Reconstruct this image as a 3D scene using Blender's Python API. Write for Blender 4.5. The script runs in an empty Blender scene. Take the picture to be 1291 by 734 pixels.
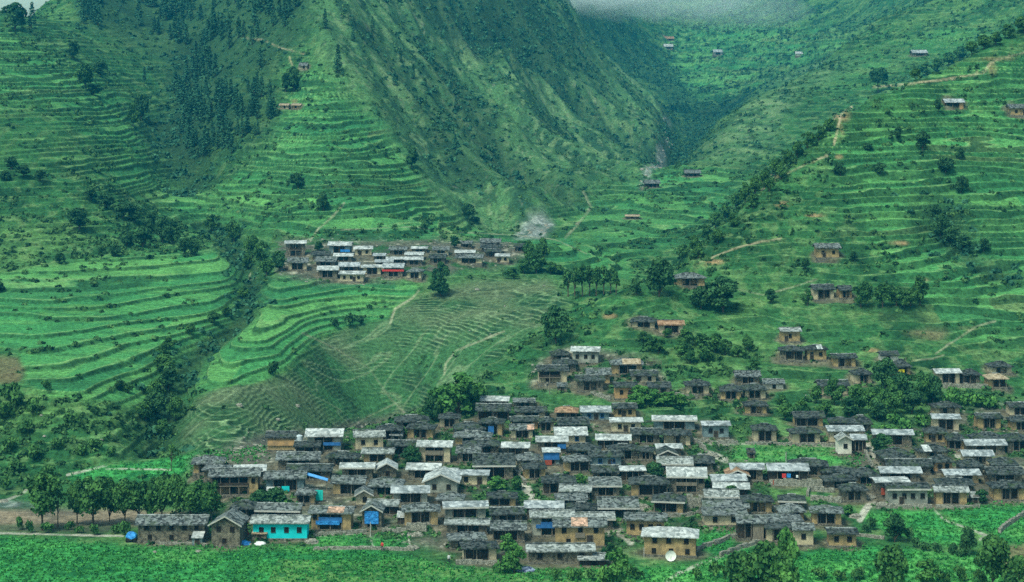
import bpy, math, random
import numpy as np
from mathutils import Vector, Matrix

# ------------------------------------------------------------------ camera, sky, sun, exposure
F, VH, UC = 2250.0, 90.0, 645.5          # focal length, horizon row and centre column in photo pixels
S = bpy.context.scene
COL = S.collection
cam_d = bpy.data.cameras.new("camera")
cam = bpy.data.objects.new("camera", cam_d)
COL.objects.link(cam)
S.camera = cam
cam.location = (0, 0, 0)
cam.rotation_euler = (math.radians(90), 0, 0)
cam_d.sensor_width = 36.0
cam_d.lens = 36.0 * F / 1291.0
cam_d.shift_y = -(367.0 - VH) / 1291.0
cam_d.clip_start = 1.0
cam_d.clip_end = 20000.0

SUN_EL, SUN_AZ = math.radians(58), math.radians(215)   # azimuth measured clockwise from +Y
world = bpy.data.worlds.new("World")
S.world = world
world.use_nodes = True
wn = world.node_tree.nodes
wn.clear()
sky = wn.new("ShaderNodeTexSky")
sky.sky_type = 'NISHITA'
sky.sun_disc = False
sky.sun_elevation = SUN_EL
sky.sun_rotation = SUN_AZ
sky.air_density = 1.0
sky.dust_density = 2.5
sky.ozone_density = 1.0
tint = wn.new("ShaderNodeMix"); tint.data_type = 'RGBA'; tint.blend_type = 'MULTIPLY'
tint.inputs[0].default_value = 1.0
tint.inputs[7].default_value = (0.90, 1.04, 0.80, 1)
bg = wn.new("ShaderNodeBackground"); bg.inputs[1].default_value = 0.10
wo = wn.new("ShaderNodeOutputWorld")
wl = world.node_tree.links
wl.new(sky.outputs[0], tint.inputs[6]); wl.new(tint.outputs[2], bg.inputs[0]); wl.new(bg.outputs[0], wo.inputs[0])

sl = bpy.data.lights.new("sun", 'SUN')
sl.energy = 1.5
sl.angle = math.radians(14)
sl.color = (1.0, 0.99, 0.84)
so = bpy.data.objects.new("sun", sl)
COL.objects.link(so)
sdir = Vector((math.sin(SUN_AZ) * math.cos(SUN_EL), math.cos(SUN_AZ) * math.cos(SUN_EL), math.sin(SUN_EL)))
so.rotation_euler = sdir.to_track_quat('Z', 'Y').to_euler()
so.location = (0, 0, 400)

S.view_settings.view_transform = 'Standard'
S.view_settings.look = 'None'
S.view_settings.gamma = 1.0
S.view_settings.exposure = 1.5
S.view_settings.use_curve_mapping = False
S.cycles.use_denoising = False
S.cycles.max_bounces = 5
S.cycles.diffuse_bounces = 1
S.cycles.glossy_bounces = 1
S.cycles.volume_bounces = 1
S.cycles.transparent_max_bounces = 6

HAZE_DENSITY = 0.00014
HAZE_COLOR = (0.01, 0.37, 0.70, 1)

rng = np.random.default_rng(7)
random.seed(7)

# ------------------------------------------------------------------ numeric helpers
def _hash(ix, iy, seed):
    h = (ix.astype(np.uint32) * np.uint32(374761393) + iy.astype(np.uint32) * np.uint32(668265263) + np.uint32(seed * 974711 + 13))
    h = (h ^ (h >> np.uint32(13))) * np.uint32(1274126177)
    return h ^ (h >> np.uint32(16))

def hash01(ix, iy, seed=0):
    return (_hash(np.asarray(ix).astype(np.int64), np.asarray(iy).astype(np.int64), seed) & np.uint32(0xffff)).astype(np.float32) / 65535.0

def vnoise(x, y, seed=0):
    """value noise, about -1..1"""
    xf = np.floor(x); yf = np.floor(y)
    fx = (x - xf).astype(np.float32); fy = (y - yf).astype(np.float32)
    fx = fx * fx * (3 - 2 * fx); fy = fy * fy * (3 - 2 * fy)
    a = hash01(xf, yf, seed); b = hash01(xf + 1, yf, seed)
    c = hash01(xf, yf + 1, seed); d = hash01(xf + 1, yf + 1, seed)
    return ((a + (b - a) * fx) * (1 - fy) + (c + (d - c) * fx) * fy) * 2 - 1

def fbm(x, y, octv, seed=0):
    s = 0; a = 1.0; t = 0
    for o in range(octv):
        s = s + a * vnoise(x * 2 ** o + 17.3 * o, y * 2 ** o - 9.1 * o, seed + o)
        t += a; a *= 0.5
    return s / t

def smooth(e0, e1, x):
    t = np.clip((x - e0) / (e1 - e0), 0, 1)
    return t * t * (3 - 2 * t)

# ------------------------------------------------------------------ the lie of the land: survey points (column, distance, row)
PTS = []
def col(u, *dv):
    for d, v in dv: PTS.append((u, d, v))
for u in range(-300, 1651, 150):
    col(u, (235, 905), (255, 830), (285, 736))
FRONT = [(302, 702), (322, 654), (345, 604)]
for u in (-300, -100, 0, 100, 200): col(u, (302, 702), (318, 670), (340, 643), (355, 622))
for u in (300, 400, 500, 640, 760, 900, 1000, 1100, 1200, 1291, 1450, 1650): col(u, *FRONT)
for u in (-300, -100):
    col(u, (366, 600), (380, 550), (398, 490), (430, 450), (475, 400), (520, 355), (557, 318), (588, 262), (625, 190), (680, 120), (740, 80), (800, 55), (870, 30), (950, 8), (1040, 60), (1300, 110), (1800, 120), (2600, 120), (3600, 120))
col(0, (366, 600), (380, 550), (398, 490), (430, 450), (475, 400), (520, 355), (557, 322), (592, 268), (637, 195), (690, 135), (745, 92), (805, 58), (870, 30), (935, 12), (1010, 60), (1300, 110), (2600, 100), (3600, 100))
col(60, (1040, 0), (1120, 40))
col(100, (366, 600), (380, 550), (398, 490), (430, 450), (475, 400), (520, 355), (557, 325), (592, 280), (637, 215), (700, 155), (765, 110), (830, 78), (900, 48), (980, 15), (1050, -10), (1120, -22), (1200, 20), (1500, 60), (2600, 40), (3600, 0))
col(160, (600, 285), (650, 235), (712, 180))
col(200, (366, 597), (385, 562), (402, 520), (425, 475), (455, 435), (490, 392), (530, 350), (570, 318), (610, 296), (655, 265), (710, 225), (775, 175), (850, 125), (930, 80), (1020, 35), (1100, 0), (1180, -35), (1300, -30), (1800, 0), (2600, 0), (3600, -100))
col(260, (358, 580), (380, 566), (398, 532), (420, 485), (452, 440), (500, 385), (550, 335), (600, 303), (640, 280), (690, 232))
col(300, (358, 580), (378, 566), (397, 540), (418, 490), (452, 440), (485, 402), (520, 368), (560, 330), (600, 304), (635, 275), (680, 225), (735, 170), (800, 115), (880, 65), (960, 20), (1040, -20), (1130, -55), (1400, -60), (2600, -120), (3600, -250))
col(350, (360, 572), (376, 562), (392, 566), (412, 545), (433, 492), (452, 440), (482, 400), (520, 362))
col(400, (365, 565), (382, 543), (396, 560), (412, 562), (432, 545), (450, 500), (474, 448), (505, 402), (530, 363), (550, 342), (578, 310), (600, 297), (640, 248), (680, 198), (718, 150), (765, 97), (815, 50), (870, 5), (930, -40), (1100, -110), (1800, -150), (2600, -200), (3600, -260))
col(460, (366, 562), (384, 537), (405, 572), (430, 575), (455, 548), (472, 500), (492, 445), (512, 405), (535, 365), (600, 297), (640, 255), (685, 205), (735, 150), (790, 105), (850, 60))
col(500, (368, 560), (395, 522), (420, 570), (440, 585), (468, 530), (482, 480), (500, 425), (520, 385), (545, 352), (575, 315), (602, 297), (645, 258), (705, 205), (770, 150), (850, 100), (940, 50), (1020, 5), (1100, -40), (1300, -120), (1800, -170), (2600, -220), (3600, -270))
col(560, (370, 555), (395, 520), (422, 497), (442, 545), (458, 530), (474, 485), (492, 440), (515, 395), (540, 358), (575, 315), (608, 298), (650, 285), (720, 230), (790, 175), (860, 125), (940, 75), (1050, 10), (1130, -40))
col(600, (412, 485), (437, 468), (455, 505), (478, 460), (505, 405))
col(640, (372, 553), (397, 508), (420, 475), (447, 437), (468, 470), (488, 432), (505, 402), (530, 372), (560, 342), (590, 315), (612, 302), (640, 312), (680, 292), (720, 262), (800, 215), (880, 165), (960, 115), (1050, 65), (1150, 15), (1250, -30), (1500, -110), (2000, -190), (3600, -270))
col(700, (372, 553), (395, 508), (418, 468), (440, 430), (461, 402), (480, 428), (500, 402), (522, 378), (548, 354), (578, 328), (604, 308), (640, 312), (690, 283), (740, 255), (830, 232), (900, 200), (980, 155), (1080, 105), (1200, 50), (1320, 5), (1420, -30), (1700, -110), (2200, -190), (3600, -280))
col(760, (395, 508), (418, 462), (440, 415), (466, 373), (488, 402), (520, 372), (550, 348), (582, 330), (612, 318), (640, 306), (680, 288), (730, 262), (800, 235), (880, 225), (980, 198), (1080, 158), (1200, 112), (1330, 90))
col(830, (372, 553), (395, 508), (418, 462), (438, 420), (458, 378), (476, 347), (500, 385), (550, 365), (600, 335), (650, 303), (700, 272), (760, 242), (820, 222), (880, 208), (960, 200), (1080, 178), (1200, 165), (1400, 150), (1600, 118), (1750, 85), (1900, 55), (2100, 15), (2400, -50), (2800, -140), (3600, -280))
col(900, (372, 553), (397, 505), (420, 460), (440, 420), (460, 385), (480, 345), (500, 310), (515, 284), (535, 320), (600, 315), (700, 270), (780, 235), (860, 205), (940, 172), (1010, 152), (1080, 175), (1300, 158), (1500, 132), (1700, 92), (1900, 50), (2150, 0), (2600, -100), (3600, -280))
col(1000, (372, 553), (397, 505), (420, 460), (440, 420), (460, 380), (480, 340), (500, 296), (522, 250), (549, 190), (570, 230), (650, 250), (750, 225), (850, 195), (940, 155), (1030, 118), (1110, 96), (1180, 120), (1400, 112), (1600, 82), (1800, 45), (2000, 0), (2600, -120), (3600, -280))
col(1100, (372, 553), (397, 505), (420, 460), (440, 420), (460, 380), (480, 338), (500, 293), (522, 250), (545, 205), (568, 157), (592, 113), (612, 150), (700, 185), (820, 170), (950, 130), (1050, 95), (1150, 62), (1262, 31), (1340, 55), (1550, 40), (1750, 10), (2100, -50), (2600, -130), (3600, -280))
col(1200, (372, 553), (397, 505), (420, 462), (440, 423), (460, 384), (480, 342), (500, 298), (522, 255), (547, 208), (572, 160), (595, 118), (619, 76), (640, 115), (730, 145), (860, 130), (1000, 95), (1100, 62), (1200, 30), (1320, -8), (1430, -35), (1600, -20), (2000, -80), (2600, -150), (3600, -280))
for u, k in ((1291, 0), (1450, 0)):
    col(u, (372, 553), (397, 508), (420, 468), (440, 430), (460, 390), (480, 348), (500, 305), (522, 262), (547, 216), (572, 168))
col(1291, (598, 112), (620, 66), (642, 23), (665, 65), (760, 105), (880, 95), (1000, 60), (1150, 15), (1300, -30), (1600, -90), (2600, -180), (3600, -280))
col(1450, (600, 112), (630, 50), (690, -55), (730, -20), (900, 0), (1100, -30), (1300, -80), (1700, -140), (2600, -200), (3600, -280))
col(1650, (460, 385), (540, 220), (620, 60), (720, -110), (1000, -120), (1700, -180), (2600, -240), (3600, -290))
# ridge lines seen against what lies behind them: (column, row, distance), then the drop behind
RIDGES = [
    ([(1240, 50, 628), (1180, 88, 611), (1150, 98, 604), (1060, 137, 573), (1040, 160, 562), (950, 236, 532), (870, 312, 499)], 1.045, 38),
    ([(790, 358, 470), (725, 388, 463), (670, 420, 454), (620, 455, 442), (580, 487, 430), (530, 512, 408), (430, 541, 382)], 1.04, 35),
    ([(860, 192, 950), (950, 126, 1060), (1047, 68, 1180), (1150, 3, 1335)], 1.09, 32),
    ([(700, 45, 1480), (745, 80, 1410), (790, 112, 1340), (830, 160, 1240)], 1.09, 34),
    ([(560, 92, 930), (610, 143, 880), (655, 186, 850)], 1.06, 24),
    ([(625, 98, 1010), (690, 148, 965), (750, 196, 905)], 1.06, 24),
]
for pts, kf, dv in RIDGES:
    for u, v, d in pts:
        PTS.append((u, d, v)); PTS.append((u, d * kf, v + dv))
P = np.array(PTS, dtype=np.float64)
KY = 12.0
def feat(u, d):
    return np.stack([np.asarray(u) / 100.0, np.log(d) * KY], -1)
# thin out coincident points
A = feat(P[:, 0], P[:, 1]); keep = []
for i in range(len(P)):
    if all(np.hypot(*(A[i] - A[j])) > 0.12 for j in keep): keep.append(i)
P = P[keep]; A = A[keep]
def kern(r): return r ** 1.3
n = len(P)
Dm = np.sqrt(((A[:, None] - A[None]) ** 2).sum(-1))
M_ = np.zeros((n + 3, n + 3))
M_[:n, :n] = -kern(Dm) + np.eye(n) * 0.04
M_[:n, n] = 1; M_[:n, n + 1:] = A; M_[n, :n] = 1; M_[n + 1:, :n] = A.T
W = np.linalg.solve(M_, np.concatenate([P[:, 2], [0, 0, 0]]))
def rbf(u, d):
    q = feat(u, d).reshape(-1, 2); out = np.empty(len(q))
    for s in range(0, len(q), 20000):
        c = q[s:s + 20000]
        r = np.sqrt(((c[:, None] - A[None]) ** 2).sum(-1))
        out[s:s + 20000] = -kern(r) @ W[:n] + W[n] + c @ W[n + 1:]
    return out.reshape(np.shape(u))

# fine grid: columns fan out from the viewpoint, rows grow with distance
us = np.concatenate([np.arange(-260, -20, 5.0), np.arange(-20, 1312, 1.3), np.arange(1312, 1560, 5.0)])
NR = 2150
_l = np.linspace(math.log(245.0), math.log(3500.0), 4000)
_w = np.where((np.exp(_l) > 400) & (np.exp(_l) < 690), 2.0, np.where(np.exp(_l) > 1400, .7, 1.0)); _w = np.convolve(np.pad(_w, 100, mode='edge'), np.ones(201) / 201, mode='valid')
_c = np.cumsum(_w); lds = np.interp(np.linspace(_c[0], _c[-1], NR), _c, _l)     # closer rows where the terraces are finest
cu = np.linspace(us[0], us[-1], 230); cl = np.linspace(lds[0], lds[-1], 300)
CU, CL = np.meshgrid(cu, cl, indexing='ij')
Vc = rbf(CU, np.exp(CL))
def bil(Vg, xs, ys, gx, gy):
    fx = np.interp(gx, xs, np.arange(len(xs))); fy = np.interp(gy, ys, np.arange(len(ys)))
    ix = np.minimum(fx.astype(int), len(xs) - 2); iy = np.minimum(fy.astype(int), len(ys) - 2)
    tx = (fx - ix)[:, None]; ty = (fy - iy)[None, :]
    a = Vg[ix][:, iy]; b = Vg[ix + 1][:, iy]; c = Vg[ix][:, iy + 1]; d = Vg[ix + 1][:, iy + 1]
    return (a * (1 - tx) + b * tx) * (1 - ty) + (c * (1 - tx) + d * tx) * ty
V0 = bil(Vc, cu, cl, us, lds)
Dg = np.exp(lds)[None, :].repeat(len(us), 0)
Ug = us[:, None].repeat(NR, 1)
X = ((Ug - UC) / F * Dg).astype(np.float32)
Y = Dg.astype(np.float32)
Z0 = ((VH - V0) / F * Dg).astype(np.float32)
# ------------------------------------------------------------------ land cover, mapped as polygons in survey rows/columns
GX0, GY0, GS = -320.0, -340.0, 2.0
GW, GH = 980, 640
gxx = GX0 + np.arange(GW) * GS; gyy = GY0 + np.arange(GH) * GS
GXX, GYY = np.meshgrid(gxx, gyy)
def poly_mask(polys, soft=6.0):
    m = np.zeros((GH, GW), bool)
    for pl in polys:
        ins = np.zeros((GH, GW), bool)
        k = len(pl)
        for i in range(k):
            x1, y1 = pl[i]; x2, y2 = pl[(i + 1) % k]
            if y1 == y2: continue
            c = ((y1 > GYY) != (y2 > GYY)) & (GXX < (x2 - x1) * (GYY - y1) / (y2 - y1) + x1)
            ins ^= c
        m |= ins
    m = m.astype(np.float32)
    r = max(1, int(round(soft / GS / 2)))
    for _ in range(2):
        for ax in (0, 1):
            cs = np.cumsum(np.pad(m, [(r + 1, r) if a == ax else (0, 0) for a in (0, 1)], mode='edge'), axis=ax)
            n_ = m.shape[ax]; w = 2 * r + 1
            m = (np.take(cs, np.arange(n_) + w, axis=ax) - np.take(cs, np.arange(n_), axis=ax)) / w
    return m
def samp(m, u, v):
    fx = np.clip((u - GX0) / GS, 0, GW - 1.001); fy = np.clip((v - GY0) / GS, 0, GH - 1.001)
    ix = fx.astype(np.int32); iy = fy.astype(np.int32); fx = fx - ix; fy = fy - iy
    return (m[iy, ix] * (1 - fx) + m[iy, ix + 1] * fx) * (1 - fy) + (m[iy + 1, ix] * (1 - fx) + m[iy + 1, ix + 1] * fx) * fy

LAND = {
 'flat_crop': [[(-300, 340), (0, 345), (130, 322), (255, 316), (318, 321), (306, 345), (308, 372), (280, 395), (235, 430), (212, 452), (190, 478), (178, 505), (60, 500), (30, 478), (22, 440), (-300, 430)],
               [(322, 352), (360, 345), (440, 352), (520, 352), (530, 366), (500, 385), (488, 400), (440, 412), (395, 425), (365, 458), (330, 478), (280, 486), (225, 488), (214, 470), (240, 438), (290, 405), (322, 380)]],
 'crop': [[(325, 300), (400, 285), (500, 268), (560, 275), (640, 297), (700, 301), (790, 325), (800, 345), (760, 345), (690, 326), (640, 340), (540, 350), (340, 345)],
          [(380, 78), (400, 95), (440, 128), (490, 180), (520, 225), (548, 262), (590, 290), (400, 296), (330, 285), (265, 240), (320, 195), (352, 150), (375, 110)],
          [(178, 190), (230, 190), (262, 250), (330, 296), (250, 292), (205, 245)],
          [(-300, 50), (0, 38), (60, 62), (140, 110), (180, 170), (190, 240), (150, 230), (110, 160), (40, 125), (-300, 100)],
          [(722, 262), (770, 236), (840, 214), (862, 196), (940, 203), (925, 235), (885, 285), (850, 303), (800, 312), (742, 296), (724, 280)],
          [(1030, 165), (1100, 125), (1180, 95), (1291, 62), (1600, 0), (1600, 430), (1291, 430), (1190, 420), (1120, 330), (1060, 250)],
          [(850, 40), (1060, 20), (1060, 70), (960, 100), (860, 130), (840, 90)], [(1060, 70), (1200, 40), (1291, 30), (1240, 55), (1120, 85), (1060, 110), (1030, 100)]],
 'field': [[(-320, 676), (0, 676), (150, 688), (390, 690), (470, 692), (560, 712), (640, 722), (760, 716), (870, 716), (930, 690), (1000, 700), (1080, 688), (1240, 700), (1300, 735), (1600, 760), (1600, 900), (-320, 900)],
           [(1088, 652), (1110, 640), (1170, 640), (1215, 672), (1240, 690), (1180, 688), (1110, 665)], [(1186, 640), (1300, 633), (1600, 630), (1600, 660), (1291, 655), (1240, 672), (1205, 660)],
           [(95, 592), (200, 577), (330, 562), (345, 572), (325, 582), (240, 592), (240, 600), (150, 604), (85, 603)],
           [(918, 562), (1050, 560), (1098, 574), (1090, 588), (1010, 580), (918, 580)], [(878, 662), (930, 664), (928, 682), (905, 700), (880, 696)],
           [(395, 672), (460, 672), (462, 690), (395, 690)], [(470, 676), (515, 676), (512, 692), (470, 692)], [(1240, 660), (1300, 655), (1300, 690), (1270, 690)]],
 'graze': [[(300, 480), (370, 470), (400, 430), (440, 415), (490, 405), (525, 374), (590, 352), (690, 350), (720, 380), (660, 420), (600, 480), (560, 500), (430, 560), (330, 575), (230, 565), (228, 505), (260, 490)]],
 'mountain': [[(405, 88), (385, 0), (350, -330), (690, -330), (735, 60), (850, 165), (820, 215), (750, 246), (690, 276), (650, 292), (595, 282), (552, 255), (525, 215), (490, 172), (440, 120)],
              [(860, 192), (950, 126), (1047, 68), (1090, 80), (1010, 120), (970, 190), (930, 205), (862, 196)]],
 'forest': [[(95, 40), (120, -330), (350, -330), (390, 0), (385, 50), (345, 90), (352, 130), (340, 165), (290, 200), (235, 205), (212, 165), (222, 95), (150, 60)],
            [(690, -20), (760, 70), (850, 150), (900, 130), (860, 100), (820, 70), (760, 20)], [(470, -330), (480, 0), (560, 60), (640, 90), (700, 100), (780, 130), (700, 30), (650, -330)]],
 'village': [[(236, 580), (336, 545), (500, 522), (600, 502), (700, 516), (800, 522), (900, 528), (925, 560), (920, 582), (1060, 590), (1095, 545), (1200, 515), (1320, 505), (1320, 634), (1180, 640), (1100, 644), (1060, 600), (960, 590), (1000, 690), (900, 668), (760, 700), (620, 716), (540, 690), (460, 676), (395, 668), (390, 690), (170, 688), (255, 620)],
             [(670, 460), (720, 435), (830, 450), (850, 495), (760, 500), (670, 485)], [(350, 302), (440, 302), (640, 300), (665, 318), (640, 332), (520, 352), (400, 356), (350, 345)]],
 'sand': [[(-320, 641), (160, 641), (262, 648), (262, 662), (160, 663), (-320, 663)]],
 'gravel': [[(-320, 630), (28, 634), (100, 641), (-320, 641)], [(646, 295), (660, 287), (684, 279), (700, 283), (697, 292), (684, 299), (652, 300)],
            [(806, 236), (816, 214), (826, 197), (838, 172), (846, 165), (840, 184), (834, 205), (822, 218), (812, 238)]],
 'bank': [[(-320, 663), (160, 663), (160, 671), (-320, 671)]],
 'shrubby': [[(842, 338), (905, 262), (985, 200), (1040, 152), (1062, 165), (1030, 235), (985, 290), (930, 318), (865, 350)], [(-300, 225), (0, 215), (90, 232), (180, 240), (262, 290), (250, 322), (130, 328), (40, 330), (-300, 300)], [(-300, 488), (40, 500), (180, 510), (232, 500), (250, 560), (150, 580), (60, 615), (-300, 625)], [(580, 490), (640, 440), (720, 385), (800, 360), (940, 380), (960, 440), (880, 470), (800, 440), (700, 440), (640, 500)], [(1060, 480), (1180, 470), (1260, 490), (1300, 520), (1150, 545), (1080, 545)], [(1150, 95), (1300, 30), (1300, 60), (1180, 100)]],
 'fallow': [[(-60, 450), (22, 448), (32, 470), (20, 480), (-60, 482)], [(1258, 690), (1330, 680), (1330, 730), (1270, 725)], [(1140, 418), (1180, 412), (1205, 416), (1180, 428)]],
}
GSOFT = {'shrubby': 14, 'village': 10, 'mountain': 14, 'forest': 26, 'crop': 14, 'graze': 12, 'flat_crop': 4, 'field': 2, 'sand': 2, 'gravel': 3, 'bank': 2, 'fallow': 5}
nwx = fbm(X / 55, Y / 55, 3, 3); nwy = fbm(X / 40 + 9, Y / 55, 3, 5)
MK = {}
for k, pl in LAND.items():
    w = {'shrubby': 12, 'crop': 9, 'graze': 7, 'mountain': 9, 'forest': 22, 'village': 5, 'flat_crop': 3}.get(k, 1.0)
    MK[k] = samp(poly_mask(pl, GSOFT[k]), Ug + nwx * w, V0 + nwy * w * 0.6).astype(np.float32)
near = (Y < 640)
for k in ('village', 'sand', 'bank', 'field', 'graze', 'fallow', 'flat_crop'): MK[k] = MK[k] * near
MK['mountain'] = MK['mountain'] * smooth(600, 660, Y)
MK['forest'] = MK['forest'] * smooth(600, 660, Y)
far = smooth(850, 1300, Y)

# ------------------------------------------------------------------ relief: undulation, gullies, terraces
def world_line(pts):      # survey points (column, row) -> world, first crossing along the column
    out = []
    for u, v in pts:
        i = int(np.clip(np.searchsorted(us, u), 0, len(us) - 1))
        k = int(np.argmax(V0[i] <= v)); d = math.exp(lds[k])
        out.append(((u - UC) / F * d, d))
    return out
def seg_dist(px, py, line):
    best = np.full(px.shape, 1e9, np.float32)
    for (x1, y1), (x2, y2) in zip(line[:-1], line[1:]):
        dx, dy = x2 - x1, y2 - y1; L = dx * dx + dy * dy + 1e-9
        t = np.clip(((px - x1) * dx + (py - y1) * dy) / L, 0, 1)
        best = np.minimum(best, np.hypot(px - x1 - t * dx, py - y1 - t * dy))
    return best
relief = 0.0 * Z0
GULLIES = [([(196, 560), (203, 520), (212, 480), (240, 436), (300, 380), (318, 345), (300, 300), (262, 272)], 6, 5.0),
           ([(560, 150), (620, 205), (690, 255)], 14, 7.0), ([(640, 60), (720, 130), (800, 190)], 18, 10.0), ([(520, 60), (590, 160), (650, 230)], 12, 5),
           ([(460, 60), (520, 140), (590, 240)], 9, 3.5), ([(1180, 260), (1200, 300), (1250, 330)], 8, 3), ([(930, 120), (880, 160), (845, 200)], 20, 8),
           ([(240, 230), (220, 150), (240, 60)], 12, 5)]
gull = np.zeros_like(Z0)
for pts, wd, dp in GULLIES:
    wl_ = world_line(pts)
    dd = seg_dist(X + nwx * 5, Y + nwy * 5, wl_)
    g = np.exp(-(dd / wd) ** 2); relief -= g * dp; gull = np.maximum(gull, g)
rough = np.clip(MK['mountain'] + 0.5 * MK['forest'], 0, 1)
AC, AL = 0.9 * X + 0.44 * Y, 0.9 * Y - 0.44 * X         # across and along the spurs
rid = 1 - 2 * np.abs(fbm(AC / 46, AL / 260, 3, 21))
relief += rough * (1 - smooth(820, 880, Ug)) * (rid * 11 * (1 + .6 * smooth(900, 1300, Y)) + fbm(AC / 13, AL / 60, 3, 22) * 2.6 + fbm(X / 5, Y / 7, 2, 23) * .8)
relief += (1 - rough) * fbm(X / 45, Y / 45, 3, 31) * (0.7 + 2.0 * far) * smooth(370, 420, Y)
relief += far * fbm(X / 160, Y / 200, 4, 41) * 16
ungraded = np.clip(1 - MK['field'] - MK['sand'] - MK['village'] - MK['flat_crop'], 0, 1)
relief += ungraded * smooth(340, 380, Y) * (fbm(X / 9, Y / 9, 3, 51) * 0.55)
Zs = Z0 + relief
def terrace(h, step, a=0.70, tilt=0.16):
    t = h / step; k = np.floor(t); f = t - k
    g = tilt * f + (1 - tilt) * smooth(a, 0.97, f)
    return (k + g) * step, k, f
wz = fbm(X / 50, Y / 50, 2, 61) * 1.6 + fbm(X / 12, Y / 12, 3, 63) * 0.7 + fbm(X / 45, Zs / 3.0, 3, 64) * 2.2
wz2 = fbm(X / 60, Y / 60, 2, 65) * 0.9 + fbm(X / 12, Y / 12, 2, 66) * 0.22 + fbm(X / 55, Zs / 2.6, 3, 68) * 1.25
wz3 = fbm(X / 7, Y / 7, 3, 67) * 0.9
z1, k1, f1 = terrace(Zs + wz, 1.9, .62, .10)
z2, k2, f2 = terrace(Zs + wz2, 1.3, 0.80, 0.28)
z3, k3, f3 = terrace(Zs + wz * 2, 3.6, 0.66)
wz3 = wz3 * 0.75
z4, k4, f4 = terrace(Zs + wz3 + fbm(X / 30, Y / 30, 2, 70) * 1.6 + 0.06 * X, 0.75, 0.45)
N1g = fbm(X / 18, Y / 18, 2, 91)
wfl = np.clip(MK['flat_crop'], 0, 1)
wgr = np.clip(MK['graze'] - wfl, 0, 1)
wfar = far * np.clip(1 - rough, 0, 1)
base_t = np.clip(0.80 * MK['crop'] + 0.62 + 0.3 * fbm(X / 40, Y / 40, 2, 71), 0, 1)
base_t = base_t * (1 - 0.88 * rough) * (1 - MK['village'] * 0.75) * smooth(345, 375, Y) * (1 - 0.8 * MK['field'])
w1 = base_t * (1 - wfl) * (1 - wgr) * (1 - wfar); w2 = wfl; w3 = np.clip(MK['crop'] + 0.45, 0, 1) * wfar; w4 = wgr * np.clip(0.5 + .6 * N1g, 0, 1) * (1 - 0.6 * MK['crop'])
Z = Zs + w1 * (z1 - wz - Zs) + w2 * (z2 - wz2 - Zs) + w3 * (z3 - 2 * wz - Zs)
Z = Z + w4 * (z4 - wz3 - fbm(X / 30, Y / 30, 2, 70) * 1.6 - 0.06 * X - Zs)
Vf = VH - Z * F / Y

# ------------------------------------------------------------------ ground cover colours (what grows there, not how it is lit)
def mixc(c, col_, w):
    w = np.clip(w, 0, 1)[..., None]
    return c * (1 - w) + np.array(col_, np.float32) * w
N4 = fbm(X / 3.2, Y / 4.2, 3, 87)
N1 = fbm(X / 26, Y / 26, 3, 81); N2 = fbm(X / 5, Y / 7, 3, 83); N3 = fbm(X / 1.7, Y / 2.4, 2, 85)
C = np.empty(X.shape + (3,), np.float32); C[:] = (0.028, 0.100, 0.032)
C = mixc(C, (0.070, 0.160, 0.048), smooth(-0.1, 0.6, N1 + 0.5 * N2))
C = mixc(C, (0.008, 0.034, 0.014), smooth(0.0, 0.5, -N1 * 0.6 + N2 * 0.8) * 0.9)
C = mixc(C, (0.120, 0.200, 0.075), smooth(.1, .5, N4) * .6); C = mixc(C, (0.010, 0.040, 0.016), smooth(.05, .45, -N4) * .5)
def crop_col(k, cell, seed):
    cx = np.floor((X + k * 17.7) / cell)
    a = hash01(cx, k, seed); b = hash01(cx, k, seed + 1)
    c = np.empty(X.shape + (3,), np.float32); c[:] = (0.046, 0.195, 0.062)
    c = mixc(c, (0.088, 0.250, 0.072), smooth(0.35, 0.8, a))
    c = mixc(c, (0.028, 0.135, 0.050), smooth(0.6, 0.9, b) * 0.8)
    c = mixc(c, (0.115, 0.150, 0.060), (b < 0.10) * 0.7); c = mixc(c, (0.020, 0.085, 0.032), smooth(.1, .6, fbm(X / 9, Y / 6, 2, seed + 3)) * .55); c = mixc(c, (0.095, 0.250, 0.070), smooth(.15, .6, fbm(X / 13, Y / 7, 2, seed + 5)) * .5)
    return c
def terr_paint(C, w, k, f, cell, seed, a=0.70, lush=1.0, rim=(0.150, 0.270, 0.100)):
    cc = crop_col(k, cell, seed)
    C = C * (1 - (w * lush)[..., None]) + cc * (w * lush)[..., None]
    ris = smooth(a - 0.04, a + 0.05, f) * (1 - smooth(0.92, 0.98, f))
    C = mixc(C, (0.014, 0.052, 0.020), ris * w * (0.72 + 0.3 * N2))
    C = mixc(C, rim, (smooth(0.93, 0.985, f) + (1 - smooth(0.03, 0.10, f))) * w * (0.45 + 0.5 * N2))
    return C
cropw = np.clip(MK['crop'] * (0.92 + 1.0 * fbm(X / 38, Y / 26, 3, 97)), 0, 1)
rightlow = np.clip((1 - cropw) * 0.0 + 0.35 + 0.7 * fbm(X / 30, Y / 22, 2, 95), 0, 0.8)
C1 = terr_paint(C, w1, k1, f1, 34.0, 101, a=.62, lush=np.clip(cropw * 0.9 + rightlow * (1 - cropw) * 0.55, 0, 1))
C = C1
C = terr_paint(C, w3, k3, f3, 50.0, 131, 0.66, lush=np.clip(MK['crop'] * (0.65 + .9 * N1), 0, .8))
C = terr_paint(C, w2, k2, f2, 46.0, 111, 0.82, lush=0.97)
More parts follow.
